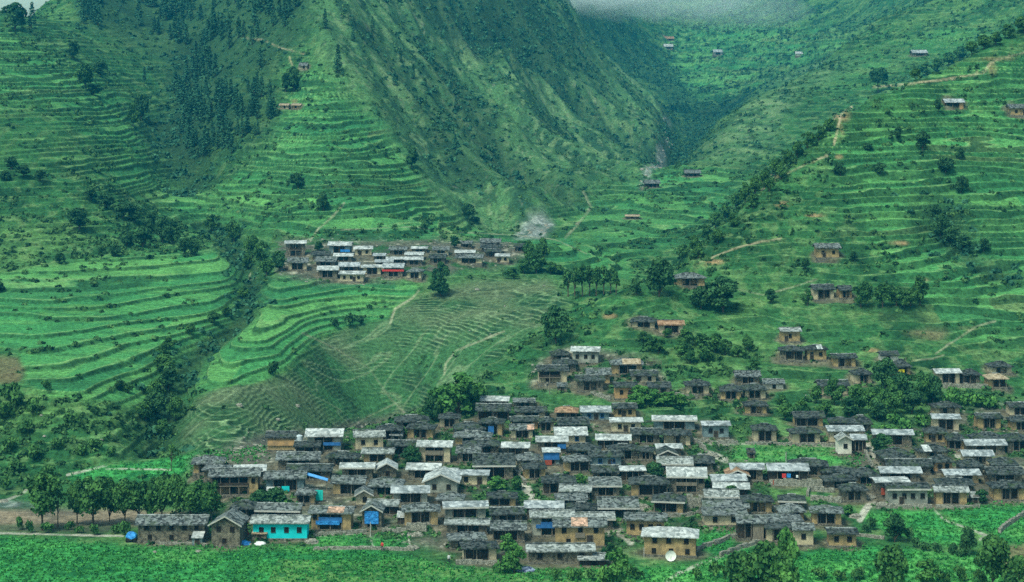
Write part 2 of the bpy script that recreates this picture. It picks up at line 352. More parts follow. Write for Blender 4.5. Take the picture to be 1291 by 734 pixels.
# grazed slope with cattle tracks
gc = np.empty_like(C); gc[:] = (0.034, 0.104, 0.038)
gc = mixc(gc, (0.080, 0.115, 0.060), smooth(0.0, 0.7, N1 + 0.3)); gc = mixc(gc, (0.018, 0.052, 0.022), smooth(0.0, 0.5, N2 * 0.8 - N1 * 0.5 + .4 * N3))
gc = mixc(gc, (0.20, 0.31, 0.15), (smooth(0.85, 0.98, f4) + 1 - smooth(0.02, 0.16, f4)) * np.clip(0.30 + 0.9 * N2 + .7 * N1g, 0, .85))
gc = mixc(gc, (0.20, 0.27, 0.15), smooth(.82, .95, 1 - np.abs(fbm((X - .6 * Y) / 5, (Y + .6 * X) / 26, 2, 93)) * 2) * .35)
gc = mixc(gc, (0.016, 0.046, 0.022), smooth(0.42, 0.55, f4) * (1 - smooth(0.75, 0.88, f4)) * np.clip(.35 + N2 + .5 * N1g, 0, .8))
C = C * (1 - wgr[..., None]) + gc * wgr[..., None]
# mountain slope: thin grass with scrub in the hollows
mc = np.empty_like(C); mc[:] = (0.052, 0.128, 0.050)
streak = fbm((X + 0.45 * Y) / 9, (Y - 0.45 * X) / 55, 3, 141)
mc = mixc(mc, (0.105, 0.185, 0.080), smooth(0.1, 0.7, streak + 0.4 * N1)); mc = mixc(mc, (0.016, 0.050, 0.028), smooth(-0.05, 0.55, -streak + N2 * 0.5) * 0.85)
mc = mixc(mc, (0.020, 0.055, 0.026), smooth(.1, .45, fbm(X / 4, Y / 6, 3, 143)) * .75); mc = mixc(mc, (0.14, 0.22, 0.10), smooth(.15, .5, fbm(X / 3, Y / 5, 2, 147)) * .5); mc = mixc(mc, (0.15, 0.16, 0.12), smooth(0.45, 0.8, N3 + 0.3 * streak) * 0.5)
wm = np.clip(MK['mountain'] * (1 - MK['crop'] * 0.3), 0, 1)
C = C * (1 - wm[..., None]) + mc * wm[..., None]
C = mixc(C, (0.020, 0.050, 0.024), MK['forest'] * 0.75)
C = mixc(C, (0.014, 0.036, 0.018), gull * 0.75 * (1 - MK['gravel']))
# fields by the village: planting texture
fc = crop_col(np.floor(Y / 30), 60.0, 151)
fc = fc * np.array((.8, 1.1, .9), np.float32); fc = mixc(fc, (0.010, 0.080, 0.026), smooth(-0.1, 0.5, N3) * 0.8); fc = mixc(fc, (0.090, 0.26, 0.070), smooth(0.1, 0.7, N1 + 0.4 * N2) * 0.6)
C = C * (1 - MK['field'][..., None]) + fc * MK['field'][..., None]
# the village ground: trodden earth, stone, weeds
vc = np.empty_like(C); vc[:] = (0.085, 0.088, 0.068)
vc = mixc(vc, (0.24, 0.235, 0.19), smooth(0.25, 0.6, N3 + 0.4 * N2)); vc = mixc(vc, (0.022, 0.070, 0.024), smooth(0.02, 0.35, N1 + 0.7 * N2)); vc = mixc(vc, (0.05, 0.05, 0.045), smooth(0.1, 0.6, -N3 + 0.3 * N2) * 0.6)
wv = MK['village'] * 0.97
C = C * (1 - wv[..., None]) + vc * wv[..., None]
sc = mixc(np.broadcast_to(np.array((0.20, 0.165, 0.115), np.float32), C.shape), (0.11, 0.10, 0.075), smooth(-0.2, 0.6, N2 + 0.5 * N1))
C = C * (1 - MK['sand'][..., None]) + sc * MK['sand'][..., None]
rc = mixc(np.broadcast_to(np.array((0.14, 0.17, 0.16), np.float32), C.shape), (0.26, 0.29, 0.28), smooth(0.1, 0.5, N3)); rc = mixc(rc, (0.03, 0.07, 0.045), smooth(-0.05, 0.35, N2 + 0.5 * N1) * 0.9)
C = C * (1 - MK['gravel'][..., None]) + rc * MK['gravel'][..., None]
C = mixc(C, (0.055, 0.060, 0.048), MK['bank'] * 0.85)
C = mixc(C, (0.13, 0.105, 0.060), MK['fallow'] * 0.7)
# bare red-brown earth scars
for (u, v, r, rz) in [(1062, 145, 10, 7), (1055, 165, 6, 12), (985, 222, 12, 5), (968, 230, 9, 4), (1248, 88, 6, 9), (1258, 75, 20, 3), (1130, 125, 7, 3), (985, 260, 9, 4), (900, 330, 16, 3), (880, 335, 10, 3), (1055, 198, 5, 3),
                       (1222, 414, 12, 3), (990, 395, 8, 3), (770, 397, 9, 4), (1100, 440, 10, 3), (300, 262, 3, 3), (1155, 355, 14, 5), (1130, 308, 12, 3), (372, 126, 4, 3), (1025, 275, 12, 2)]:
    C = mixc(C, (0.30, 0.20, 0.11), np.exp(-(((Ug - u + nwx * 6) / r) ** 2 + ((Vf - v + nwy * 5) / rz) ** 2) ** 2) * (0.35 + 0.9 * N2))
PATHS = [  # columns/rows, half width, strength, tone
 ([(-20, 672), (0, 672), (70, 674), (155, 676)], 1.6, 0.95, 0), ([(-20, 634), (5, 632), (30, 621), (33, 618)], 2.2, 0.9, 0), ([(85, 599), (110, 593), (133, 587)], 2.2, 0.95, 0), ([(133, 591), (215, 592)], 1.3, 0.9, 0),
 ([(470, 690), (466, 676)], 1.4, 0.9, 0), ([(515, 672), (516, 690)], 1.6, 0.9, 0), ([(395, 693), (470, 692), (520, 693)], 1.3, 0.8, 0), ([(400, 675), (462, 672)], 1.8, 0.9, 0),
 ([(560, 472), (562, 458), (575, 442), (610, 428), (635, 418)], 2.0, 0.75, 1), ([(492, 408), (498, 390), (520, 376), (528, 366)], 2.0, 0.8, 1), ([(392, 303), (402, 288), (420, 272), (434, 256)], 1.8, 0.75, 1),
 ([(382, 420), (420, 438), (465, 465), (490, 500), (510, 520)], 1.8, 0.4, 1), ([(440, 540), (470, 522), (500, 508)], 1.8, 0.45, 1), ([(95, 432), (98, 436)], 1.4, 0.7, 1),
 ([(658, 606), (668, 622), (676, 634), (690, 640)], 5.0, 0.9, 0), ([(1092, 560), (1103, 575), (1110, 590)], 5.0, 0.95, 0), ([(1106, 618), (1100, 632), (1090, 645), (1084, 655)], 4.0, 0.9, 0), ([(1206, 570), (1212, 582), (1208, 595)], 4.0, 0.85, 0),
 ([(1172, 638), (1190, 655), (1212, 663), (1245, 676)], 1.7, 0.9, 0), ([(1235, 672), (1245, 677), (1236, 680)], 2.5, 0.7, 0), ([(830, 742), (850, 726), (880, 712), (905, 703), (935, 690), (955, 684)], 3.2, 0.85, 0),
 ([(885, 556), (900, 561), (960, 559), (1000, 561), (1056, 563)], 1.8, 0.8, 0), ([(1180, 446), (1200, 432), (1230, 412), (1255, 405)], 1.8, 0.6, 1), ([(1190, 448), (1176, 452), (1150, 455)], 1.5, 0.4, 1),
 ([(800, 636), (815, 643), (822, 650)], 4.5, 0.9, 0), ([(642, 590), (655, 600), (662, 610)], 3.6, .8, 0), ([(765, 668), (785, 672), (795, 682)], 5, .7, 0), ([(885, 570), (900, 574), (915, 580)], 3.6, .8, 0), ([(846, 650), (868, 650), (885, 645)], 2.0, 0.8, 0), ([(1052, 180), (1056, 160), (1062, 142), (1074, 135)], 2.2, 0.85, 2), ([(960, 240), (985, 222), (1020, 205), (1045, 196)], 1.8, 0.6, 2), ([(880, 332), (905, 322), (930, 312), (985, 300)], 1.6, 0.5, 2),
 ([(1100, 110), (1180, 102), (1240, 92), (1250, 78), (1291, 66)], 1.8, 0.6, 2), ([(740, 320), (700, 302), (640, 296), (560, 292), (520, 286), (430, 290)], 1.0, 0.5, 1), ([(735, 240), (745, 262), (722, 290), (712, 300)], 2.4, 0.55, 1),
 ([(305, 48), (330, 50), (352, 60), (384, 68)], 1.2, 0.5, 2), ([(316, 345), (312, 356), (322, 350)], 1.3, 0.6, 1), ([(365, 72), (369, 85), (372, 100)], 1.6, 0.6, 2), ([(1030, 352), (1000, 362), (962, 372), (930, 365)], 1.4, 0.5, 1)]
TONE = [(0.34, 0.335, 0.29), (0.26, 0.27, 0.18), (0.36, 0.30, 0.20)]
def paint_line(Cc, pts, hw, st, tone):
    xs = [p[0] for p in pts]; ys = [p[1] for p in pts]
    sel = (Ug > min(xs) - 9) & (Ug < max(xs) + 9) & (Vf > min(ys) - 9) & (Vf < max(ys) + 9)
    idx = np.nonzero(sel)
    dd = seg_dist(Ug[idx] + N2[idx] * 1.5, Vf[idx] + N3[idx] * 0.6, pts)
    w = (1 - smooth(hw * (0.35 if hw < 3.5 else .75), hw * (1.05 if hw < 3.5 else 1.3), dd)) * st * np.clip((0.75 if hw < 3.5 else 1.0) + 0.7 * N2[idx], 0, 1)
    c0 = Cc[idx]; Cc[idx] = c0 * (1 - w[:, None]) + np.array(TONE[tone], np.float32) * w[:, None]
for p in PATHS: paint_line(C, *p)
C = np.clip(C * (1 + 0.10 * N3[..., None]), 0.004, 0.9).astype(np.float32)

# ------------------------------------------------------------------ materials
MATS = {}
def mat(name, color=(0.5, 0.5, 0.5), rough=0.85, spec=0.08, var=0.25, scale=3.0, color2=None, bump=0.0, bscale=8.0, metal=0.0, stretch=None):
    if name in MATS: return MATS[name]
    m = bpy.data.materials.new(name); m.use_nodes = True
    nt = m.node_tree; b = nt.nodes['Principled BSDF']
    b.inputs['Roughness'].default_value = rough; b.inputs['Metallic'].default_value = metal
    b.inputs['Specular IOR Level'].default_value = spec
    tc = nt.nodes.new('ShaderNodeTexCoord'); mp = nt.nodes.new('ShaderNodeMapping')
    gi = nt.nodes.new('ShaderNodeNewGeometry')
    nt.links.new(gi.outputs['Position'], mp.inputs[0])
    if stretch: mp.inputs['Scale'].default_value = stretch
    nz = nt.nodes.new('ShaderNodeTexNoise'); nz.inputs['Scale'].default_value = scale; nz.inputs['Detail'].default_value = 4
    nt.links.new(mp.outputs[0], nz.inputs[0])
    rp = nt.nodes.new('ShaderNodeValToRGB')
    c2 = color2 or tuple(c * (1 - var) for c in color); c1 = color
    rp.color_ramp.elements[0].position = 0.35; rp.color_ramp.elements[1].position = 0.65
    rp.color_ramp.elements[0].color = (*c2, 1); rp.color_ramp.elements[1].color = (*c1, 1)
    nt.links.new(nz.outputs[0], rp.inputs[0]); nt.links.new(rp.outputs[0], b.inputs['Base Color'])
    if bump:
        n2 = nt.nodes.new('ShaderNodeTexNoise'); n2.inputs['Scale'].default_value = bscale; n2.inputs['Detail'].default_value = 3
        nt.links.new(mp.outputs[0], n2.inputs[0])
        bp = nt.nodes.new('ShaderNodeBump'); bp.inputs['Strength'].default_value = bump; bp.inputs['Distance'].default_value = 0.3
        nt.links.new(n2.outputs[0], bp.inputs['Height']); nt.links.new(bp.outputs[0], b.inputs['Normal'])
    MATS[name] = m
    return m

def terrain_mat():
    m = bpy.data.materials.new('ground_cover'); m.use_nodes = True
    nt = m.node_tree; b = nt.nodes['Principled BSDF']
    b.inputs['Roughness'].default_value = 0.95; b.inputs['Specular IOR Level'].default_value = 0.03
    at = nt.nodes.new('ShaderNodeAttribute'); at.attribute_name = 'cover'
    gi = nt.nodes.new('ShaderNodeNewGeometry')
    nz = nt.nodes.new('ShaderNodeTexNoise'); nz.inputs['Scale'].default_value = 0.9; nz.inputs['Detail'].default_value = 5; nz.inputs['Roughness'].default_value = 0.7
    nt.links.new(gi.outputs['Position'], nz.inputs[0])
    mr = nt.nodes.new('ShaderNodeMapRange'); mr.inputs[1].default_value = 0.3; mr.inputs[2].default_value = 0.7; mr.inputs[3].default_value = 0.35; mr.inputs[4].default_value = 1.6
    nt.links.new(nz.outputs[0], mr.inputs[0])
    vm = nt.nodes.new('ShaderNodeVectorMath'); vm.operation = 'SCALE'
    nt.links.new(at.outputs['Color'], vm.inputs[0]); nt.links.new(mr.outputs[0], vm.inputs['Scale'])
    nt.links.new(vm.outputs[0], b.inputs['Base Color'])
    bp = nt.nodes.new('ShaderNodeBump'); bp.inputs['Strength'].default_value = 0.9; bp.inputs['Distance'].default_value = 0.5
    nt.links.new(nz.outputs[0], bp.inputs['Height']); nt.links.new(bp.outputs[0], b.inputs['Normal'])
    return m

def mesh_np(name, verts, faces, mats, smooth_=False, fmat=None):
    """verts (n,3) array; faces (m,k) index array with equal k"""
    me = bpy.data.meshes.new(name)
    nv, (nf, k) = len(verts), faces.shape
    me.vertices.add(nv); me.vertices.foreach_set('co', np.ascontiguousarray(verts, np.float32).ravel())
    me.loops.add(nf * k); me.loops.foreach_set('vertex_index', np.ascontiguousarray(faces, np.int32).ravel())
    me.polygons.add(nf); me.polygons.foreach_set('loop_start', np.arange(0, nf * k, k, dtype=np.int32))
    me.polygons.foreach_set('loop_total', np.full(nf, k, np.int32))
    if smooth_: me.polygons.foreach_set('use_smooth', np.ones(nf, bool))
    for m in (mats if isinstance(mats, (list, tuple)) else [mats]): me.materials.append(m)
    if fmat is not None: me.polygons.foreach_set('material_index', np.ascontiguousarray(fmat, np.int32))
    me.update(calc_edges=True)
    return me
def link(name, me, parent=None):
    o = bpy.data.objects.new(name, me); COL.objects.link(o)
    if parent is not None: o.parent = parent
    return o
def tag(o, label=None, cat=None, group=None, kind=None):
    if label: o['label'] = label
    if cat: o['category'] = cat
    if group: o['group'] = group
    if kind: o['kind'] = kind
    return o

NU = len(us)
idx = np.arange(NU * NR, dtype=np.int32).reshape(NU, NR)
quads = np.stack([idx[:-1, :-1], idx[1:, :-1], idx[1:, 1:], idx[:-1, 1:]], -1).reshape(-1, 4)
TM = terrain_mat()
# the ground is cut where the valley sides begin: valley floor in front, hillsides behind
KSPLIT = int(np.searchsorted(lds, math.log(640)))
def ground_piece(name, k0, k1, label, cat):
    sub = idx[:, k0:k1 + 1]; nn = sub.shape[1]
    vs = np.stack([X[:, k0:k1 + 1], Y[:, k0:k1 + 1], Z[:, k0:k1 + 1]], -1).reshape(-1, 3)
    li = np.arange(NU * nn, dtype=np.int32).reshape(NU, nn)
    fq = np.stack([li[:-1, :-1], li[1:, :-1], li[1:, 1:], li[:-1, 1:]], -1).reshape(-1, 4)
    me = mesh_np(name, vs, fq, TM, True)
    ca = me.attributes.new('cover', 'FLOAT_COLOR', 'POINT')
    cc = np.concatenate([C[:, k0:k1 + 1].reshape(-1, 3), np.ones((NU * nn, 1), np.float32)], 1)
    ca.data.foreach_set('color', cc.ravel())
    o = link(name, me); tag(o, label, cat, kind='structure')
    return o
# where the ground is: look a survey point up on the finished relief
def ground_at(u, v, dmin=0, dmax=4000):
    i = int(np.clip(np.searchsorted(us, u), 0, NU - 1))
    k0 = int(np.searchsorted(lds, math.log(max(dmin, 246)))); 
    hit = Vf[i, k0:] <= v
    k = k0 + int(np.argmax(hit)) if hit.any() else NR - 1
    if k > k0:
        va, vb = Vf[i, k - 1], Vf[i, k]
        t = (va - v) / (va - vb + 1e-6); t = min(max(float(t), 0), 1)
        d = math.exp(lds[k - 1] * (1 - t) + lds[k] * t)
    else: d = math.exp(lds[k])
    return d
def ground_z(x, y):
    u = UC + x / y * F
    fi = float(np.interp(u, us, np.arange(NU))); fk = float(np.interp(math.log(y), lds, np.arange(NR)))
    i = min(int(fi), NU - 2); k = min(int(fk), NR - 2); a = fi - i; b = fk - k
    return float((Z[i, k] * (1 - a) + Z[i + 1, k] * a) * (1 - b) + (Z[i, k + 1] * (1 - a) + Z[i + 1, k + 1] * a) * b)
def spot(u, v, dmin=0):
    d = ground_at(u, v, dmin); return ((u - UC) / F * d, d, (VH - v) / F * d)

def haze_box(name, x0, x1, y0, y1, z0, z1):
    v = np.array([(x, y, z) for x in (x0, x1) for y in (y0, y1) for z in (z0, z1)], np.float32)
    f = np.array([(0, 1, 3, 2), (4, 6, 7, 5), (0, 4, 5, 1), (2, 3, 7, 6), (0, 2, 6, 4), (1, 5, 7, 3)])
    m = bpy.data.materials.new('air'); m.use_nodes = True; nt = m.node_tree; nt.nodes.clear()
    o_ = nt.nodes.new('ShaderNodeOutputMaterial'); pv = nt.nodes.new('ShaderNodeVolumePrincipled')
    pv.inputs['Color'].default_value = HAZE_COLOR; pv.inputs['Density'].default_value = HAZE_DENSITY; pv.inputs['Anisotropy'].default_value = 0.0
    nt.links.new(pv.outputs[0], o_.inputs['Volume'])
    ob = link(name, mesh_np(name, v, f, m)); tag(ob, 'thin blue green mountain air filling the valley', 'haze', kind='stuff')
haze_box('haze', -1500, 1900, -20, 3560, float(Z.min()) - 3, float(Z.max()) + 15)
print('terrain', NU * NR, 'z', Z.min(), Z.max())
# ------------------------------------------------------------------ small mesh builders
class MB:
    def __init__(s): s.v = []; s.f = []
    def box(s, x0, x1, y0, y1, z0, z1):
        b = len(s.v)
        s.v += [(x0, y0, z0), (x1, y0, z0), (x1, y1, z0), (x0, y1, z0), (x0, y0, z1), (x1, y0, z1), (x1, y1, z1), (x0, y1, z1)]
        s.f += [(b, b + 3, b + 2, b + 1), (b + 4, b + 5, b + 6, b + 7), (b, b + 1, b + 5, b + 4), (b + 1, b + 2, b + 6, b + 5), (b + 2, b + 3, b + 7, b + 6), (b + 3, b, b + 4, b + 7)]
        return s
    def poly(s, pts):
        b = len(s.v); s.v += [tuple(p) for p in pts]; s.f.append(tuple(range(b, b + len(pts)))); return s
    def slab(s, pts, t):           # a flat panel with thickness t downwards
        n_ = len(pts); b = len(s.v)
        s.v += [tuple(p) for p in pts] + [(p[0], p[1], p[2] - t) for p in pts]
        s.f.append(tuple(range(b, b + n_))); s.f.append(tuple(range(b + 2 * n_ - 1, b + n_ - 1, -1)))
        for i in range(n_):
            j = (i + 1) % n_; s.f.append((b + i, b + n_ + i, b + n_ + j, b + j))
        return s
    def tube(s, a, b_, r0, r1, k=6):
        a = Vector(a); c = Vector(b_); ax = (c - a).normalized(); p = ax.orthogonal().normalized(); q = ax.cross(p); b = len(s.v)
        for o, r in ((a, r0), (c, r1)):
            for i in range(k):
                t = 2 * math.pi * i / k; s.v.append(tuple(o + (p * math.cos(t) + q * math.sin(t)) * r))
        for i in range(k):
            j = (i + 1) % k; s.f.append((b + i, b + j, b + k + j, b + k + i))
        s.f.append(tuple(b + k + i for i in range(k)))
        return s
    def mesh(s, name, mats):
        me = bpy.data.meshes.new(name); me.from_pydata(s.v, [], s.f)
        for m in (mats if isinstance(mats, (list, tuple)) else [mats]): me.materials.append(m)
        me.update(); return me
    def build(s, name, mats, parent=None): return link(name, s.mesh(name, mats), parent)
def empty(name, loc, rz=0.0):
    o = bpy.data.objects.new(name, None); COL.objects.link(o); o.location = loc; o.rotation_euler = (0, 0, rz); o.empty_display_size = 1; return o

def slate_mat(name, c_a, c_b, moss, moss_amt, cell=2.3, rough=0.85, spec=0.1):
    m = bpy.data.materials.new(name); m.use_nodes = True; nt = m.node_tree; b = nt.nodes['Principled BSDF']
    b.inputs['Roughness'].default_value = rough; b.inputs['Specular IOR Level'].default_value = spec
    gi = nt.nodes.new('ShaderNodeNewGeometry')
    vo = nt.nodes.new('ShaderNodeTexVoronoi'); vo.inputs['Scale'].default_value = cell
    nt.links.new(gi.outputs['Position'], vo.inputs['Vector'])
    sp = nt.nodes.new('ShaderNodeSeparateColor'); nt.links.new(vo.outputs['Color'], sp.inputs[0])
    rp = nt.nodes.new('ShaderNodeValToRGB'); rp.color_ramp.elements[0].color = (*c_a, 1); rp.color_ramp.elements[1].color = (*c_b, 1)
    rp.color_ramp.elements[0].position = 0.1; rp.color_ramp.elements[1].position = 0.95
    nt.links.new(sp.outputs[0], rp.inputs[0])
    nz = nt.nodes.new('ShaderNodeTexNoise'); nz.inputs['Scale'].default_value = 0.45; nz.inputs['Detail'].default_value = 5; nz.inputs['Roughness'].default_value = 0.7
    nt.links.new(gi.outputs['Position'], nz.inputs[0])
    mr = nt.nodes.new('ShaderNodeMapRange'); mr.inputs[1].default_value = 0.52; mr.inputs[2].default_value = 0.66; mr.inputs[3].default_value = 0; mr.inputs[4].default_value = moss_amt
    nt.links.new(nz.outputs[0], mr.inputs[0])
    mx = nt.nodes.new('ShaderNodeMix'); mx.data_type = 'RGBA'; nt.links.new(mr.outputs[0], mx.inputs[0]); nt.links.new(rp.outputs[0], mx.inputs[6]); mx.inputs[7].default_value = (*moss, 1)
    nt.links.new(mx.outputs[2], b.inputs['Base Color'])
    bp = nt.nodes.new('ShaderNodeBump'); bp.inputs['Strength'].default_value = 0.7; bp.inputs['Distance'].default_value = 0.15
    nt.links.new(sp.outputs[1], bp.inputs['Height']); nt.links.new(bp.outputs[0], b.inputs['Normal'])
    MATS[name] = m; return m
MOSS = (0.035, 0.060, 0.022)
ROOFM = {
 'dark': slate_mat('dark_slate', (0.007, 0.011, 0.012), (0.060, 0.074, 0.074), MOSS, 0.7),
 'slate': slate_mat('grey_slate', (0.022, 0.028, 0.030), (0.150, 0.175, 0.178), MOSS, 0.55),
 'pale': slate_mat('pale_slate', (0.075, 0.09, 0.09), (0.30, 0.33, 0.33), (0.07, 0.09, 0.06), 0.5),
 'metal': slate_mat('pale_metal_sheet', (0.16, 0.185, 0.19), (0.42, 0.45, 0.455), (0.08, 0.09, 0.085), 0.85, 1.6, 0.65, 0.25),
 'bluemetal': slate_mat('blue_grey_metal_sheet', (0.12, 0.145, 0.16), (0.34, 0.375, 0.395), (0.06, 0.075, 0.075), 0.85, 1.6, 0.65, 0.25),
 'rust': slate_mat('rusty_sheet', (0.13, 0.075, 0.045), (0.30, 0.20, 0.13), (0.07, 0.08, 0.05), 0.6, 1.6),
 'tan': slate_mat('tan_shingle', (0.18, 0.14, 0.09), (0.36, 0.30, 0.22), MOSS, 0.4, 2.0),
 'pink': slate_mat('orange_pink_slate', (0.16, 0.11, 0.08), (0.52, 0.33, 0.25), (0.12, 0.12, 0.09), 0.7, 2.2)}
ROOFWORD = {'dark': 'dark slate', 'slate': 'grey slate', 'pale': 'pale slate', 'metal': 'white metal', 'bluemetal': 'bluish metal', 'rust': 'rusty brown', 'tan': 'tan shingle'}
WALLM = {
 'mud': mat('ochre_mud_plaster', (0.36, 0.265, 0.13), scale=0.9, color2=(0.17, 0.135, 0.075), bump=0.4),
 'tan': mat('pale_tan_plaster', (0.44, 0.385, 0.255), scale=0.8, color2=(0.25, 0.22, 0.155), bump=0.3),
 'stone': mat('grey_brown_rubble_stone', (0.19, 0.175, 0.13), scale=1.8, color2=(0.055, 0.055, 0.045), bump=0.8),
 'grey': mat('grey_plaster', (0.26, 0.28, 0.24), scale=0.8, color2=(0.13, 0.145, 0.125), bump=0.2),
 'white': mat('whitewash', (0.58, 0.57, 0.50), scale=0.8, color2=(0.36, 0.35, 0.30), bump=0.2),
 'turquoise': mat('turquoise_paint', (0.012, 0.50, 0.54), scale=0.5, color2=(0.010, 0.40, 0.43)),
 'cyan': mat('pale_cyan_boards', (0.17, 0.235, 0.245), scale=1.2, color2=(0.07, 0.105, 0.115)),
 'orange': mat('orange_clay_plaster', (0.40, 0.25, 0.115), scale=1.0, color2=(0.24, 0.16, 0.085)),
 'wood': mat('dark_weathered_wood', (0.050, 0.042, 0.032), scale=2.0, color2=(0.018, 0.016, 0.013))}
WALLWORD = {'mud': 'ochre mud', 'tan': 'pale tan', 'stone': 'grey stone', 'grey': 'grey plastered', 'white': 'whitewashed', 'turquoise': 'turquoise', 'cyan': 'pale cyan', 'orange': 'orange clay', 'wood': 'dark wooden'}
WOOD = WALLM['wood']; BLUE = mat('blue_painted_wood', (0.03, 0.13, 0.34), scale=1.5, color2=(0.02, 0.08, 0.22)); RED = mat('red_brown_boards', (0.30, 0.07, 0.04), scale=1.5)
GREYWOOD = mat('silvery_wood', (0.20, 0.18, 0.14), scale=2.0, color2=(0.09, 0.08, 0.065), stretch=(6, 6, 0.6))
TRIM = mat('pale_weathered_trim', (0.38, 0.385, 0.36), scale=1.5); DARKIN = mat('dark_room', (0.012, 0.011, 0.010), var=0.1)
PLINTH = mat('plinth_stone', (0.19, 0.185, 0.15), scale=2.2, color2=(0.06, 0.06, 0.05), bump=0.9)
TARPB = mat('blue_tarpaulin', (0.03, 0.24, 0.60), rough=0.6, spec=0.2, scale=1.6, color2=(0.015, 0.11, 0.34), bump=0.8, bscale=2.5); TARPC = mat('turquoise_tarpaulin', (0.02, 0.42, 0.38), rough=0.5, scale=1.0)
TARPW = mat('white_sheet', (0.66, 0.69, 0.70), scale=1.0, color2=(0.45, 0.48, 0.5)); CLOTHR = mat('red_cloth', (0.55, 0.05, 0.05)); YELL = mat('yellow_panel', (0.75, 0.62, 0.03))

WIN = {}
def window_meshes(kind):
    if kind in WIN: return WIN[kind]
    fr = MB(); w, h = 0.42, 0.52
    for a in ((-w - .1, w + .1, -.07, .03, h, h + .1), (-w - .14, w + .14, -.1, .03, -h - .1, -h), (-w - .1, -w, -.07, .03, -h, h), (w, w + .1, -.07, .03, -h, h), (-.025, .025, -.05, .02, -h, h)): fr.box(*a)
    pn = MB().box(-w, w, -.02, .03, -h, h)
    m = {'w': WOOD, 'b': BLUE, 'l': TRIM}[kind]
    WIN[kind] = (fr.mesh('window_frame', m), pn.mesh('pane', DARKIN)); return WIN[kind]
def window(root, x, y, z, kind='w', s=1.0, rz=0.0):
    f, p = window_meshes(kind)
    o = link('window', f, root); o.location = (x, y, z); o.scale = (s, 1, s); o.rotation_euler = (0, 0, rz)
    link('pane', p, o)
DOORM = MB().box(-.5, .5, -.04, .02, 0, 1.75).mesh('door', WOOD); DOORF = MB().box(-.6, -.5, -.08, .02, 0, 1.85).box(.5, .6, -.08, .02, 0, 1.85).box(-.5, .5, -.08, .02, 1.75, 1.85).mesh('door_frame', GREYWOOD)
def door(root, x, y, z, s=1.0, rz=0.0):
    o = link('door', DOORM, root); o.location = (x, y, z); o.scale = (s, 1, s); o.rotation_euler = (0, 0, rz); link('door_frame', DOORF, o)

def roof_grid(mb, A_, B_, C_, D_, t, jit, rr):   # quad panel A-B along eave, D-C along ridge, split in uneven courses
    n_ = 5; mcol = 6
    P_ = [[None] * (mcol + 1) for _ in range(n_ + 1)]
    for i in range(n_ + 1):
        for j in range(mcol + 1):
            a = i / n_; b = j / mcol
            p = (Vector(A_) * (1 - b) + Vector(B_) * b) * (1 - a) + (Vector(D_) * (1 - b) + Vector(C_) * b) * a
            sag = -0.10 * math.sin(math.pi * a) * jit * 2
            p.z += sag + (rr.uniform(-1, 1) * jit * (0.35 if i in (0, n_) else 1.0) * 0.35)
            if i == 0: p.y += 0
            P_[i][j] = p
    b0 = len(mb.v)
    for i in range(n_ + 1):
        for j in range(mcol + 1): mb.v.append(tuple(P_[i][j]))
    for i in range(n_ + 1):
        for j in range(mcol + 1): mb.v.append((P_[i][j].x, P_[i][j].y, P_[i][j].z - t))
    W_ = mcol + 1; off = (n_ + 1) * W_
    for i in range(n_):
        for j in range(mcol):
            a = b0 + i * W_ + j; mb.f.append((a, a + 1, a + W_ + 1, a + W_)); a += off; mb.f.append((a + W_, a + W_ + 1, a + 1, a))
    rim = [(0, j) for j in range(mcol + 1)] + [(i, mcol) for i in range(1, n_ + 1)] + [(n_, j) for j in range(mcol - 1, -1, -1)] + [(i, 0) for i in range(n_ - 1, 0, -1)]
    for (i, j), (k, l) in zip(rim, rim[1:] + rim[:1]):
        a = b0 + i * W_ + j; b = b0 + k * W_ + l; mb.f.append((a, a + off, b + off, b))

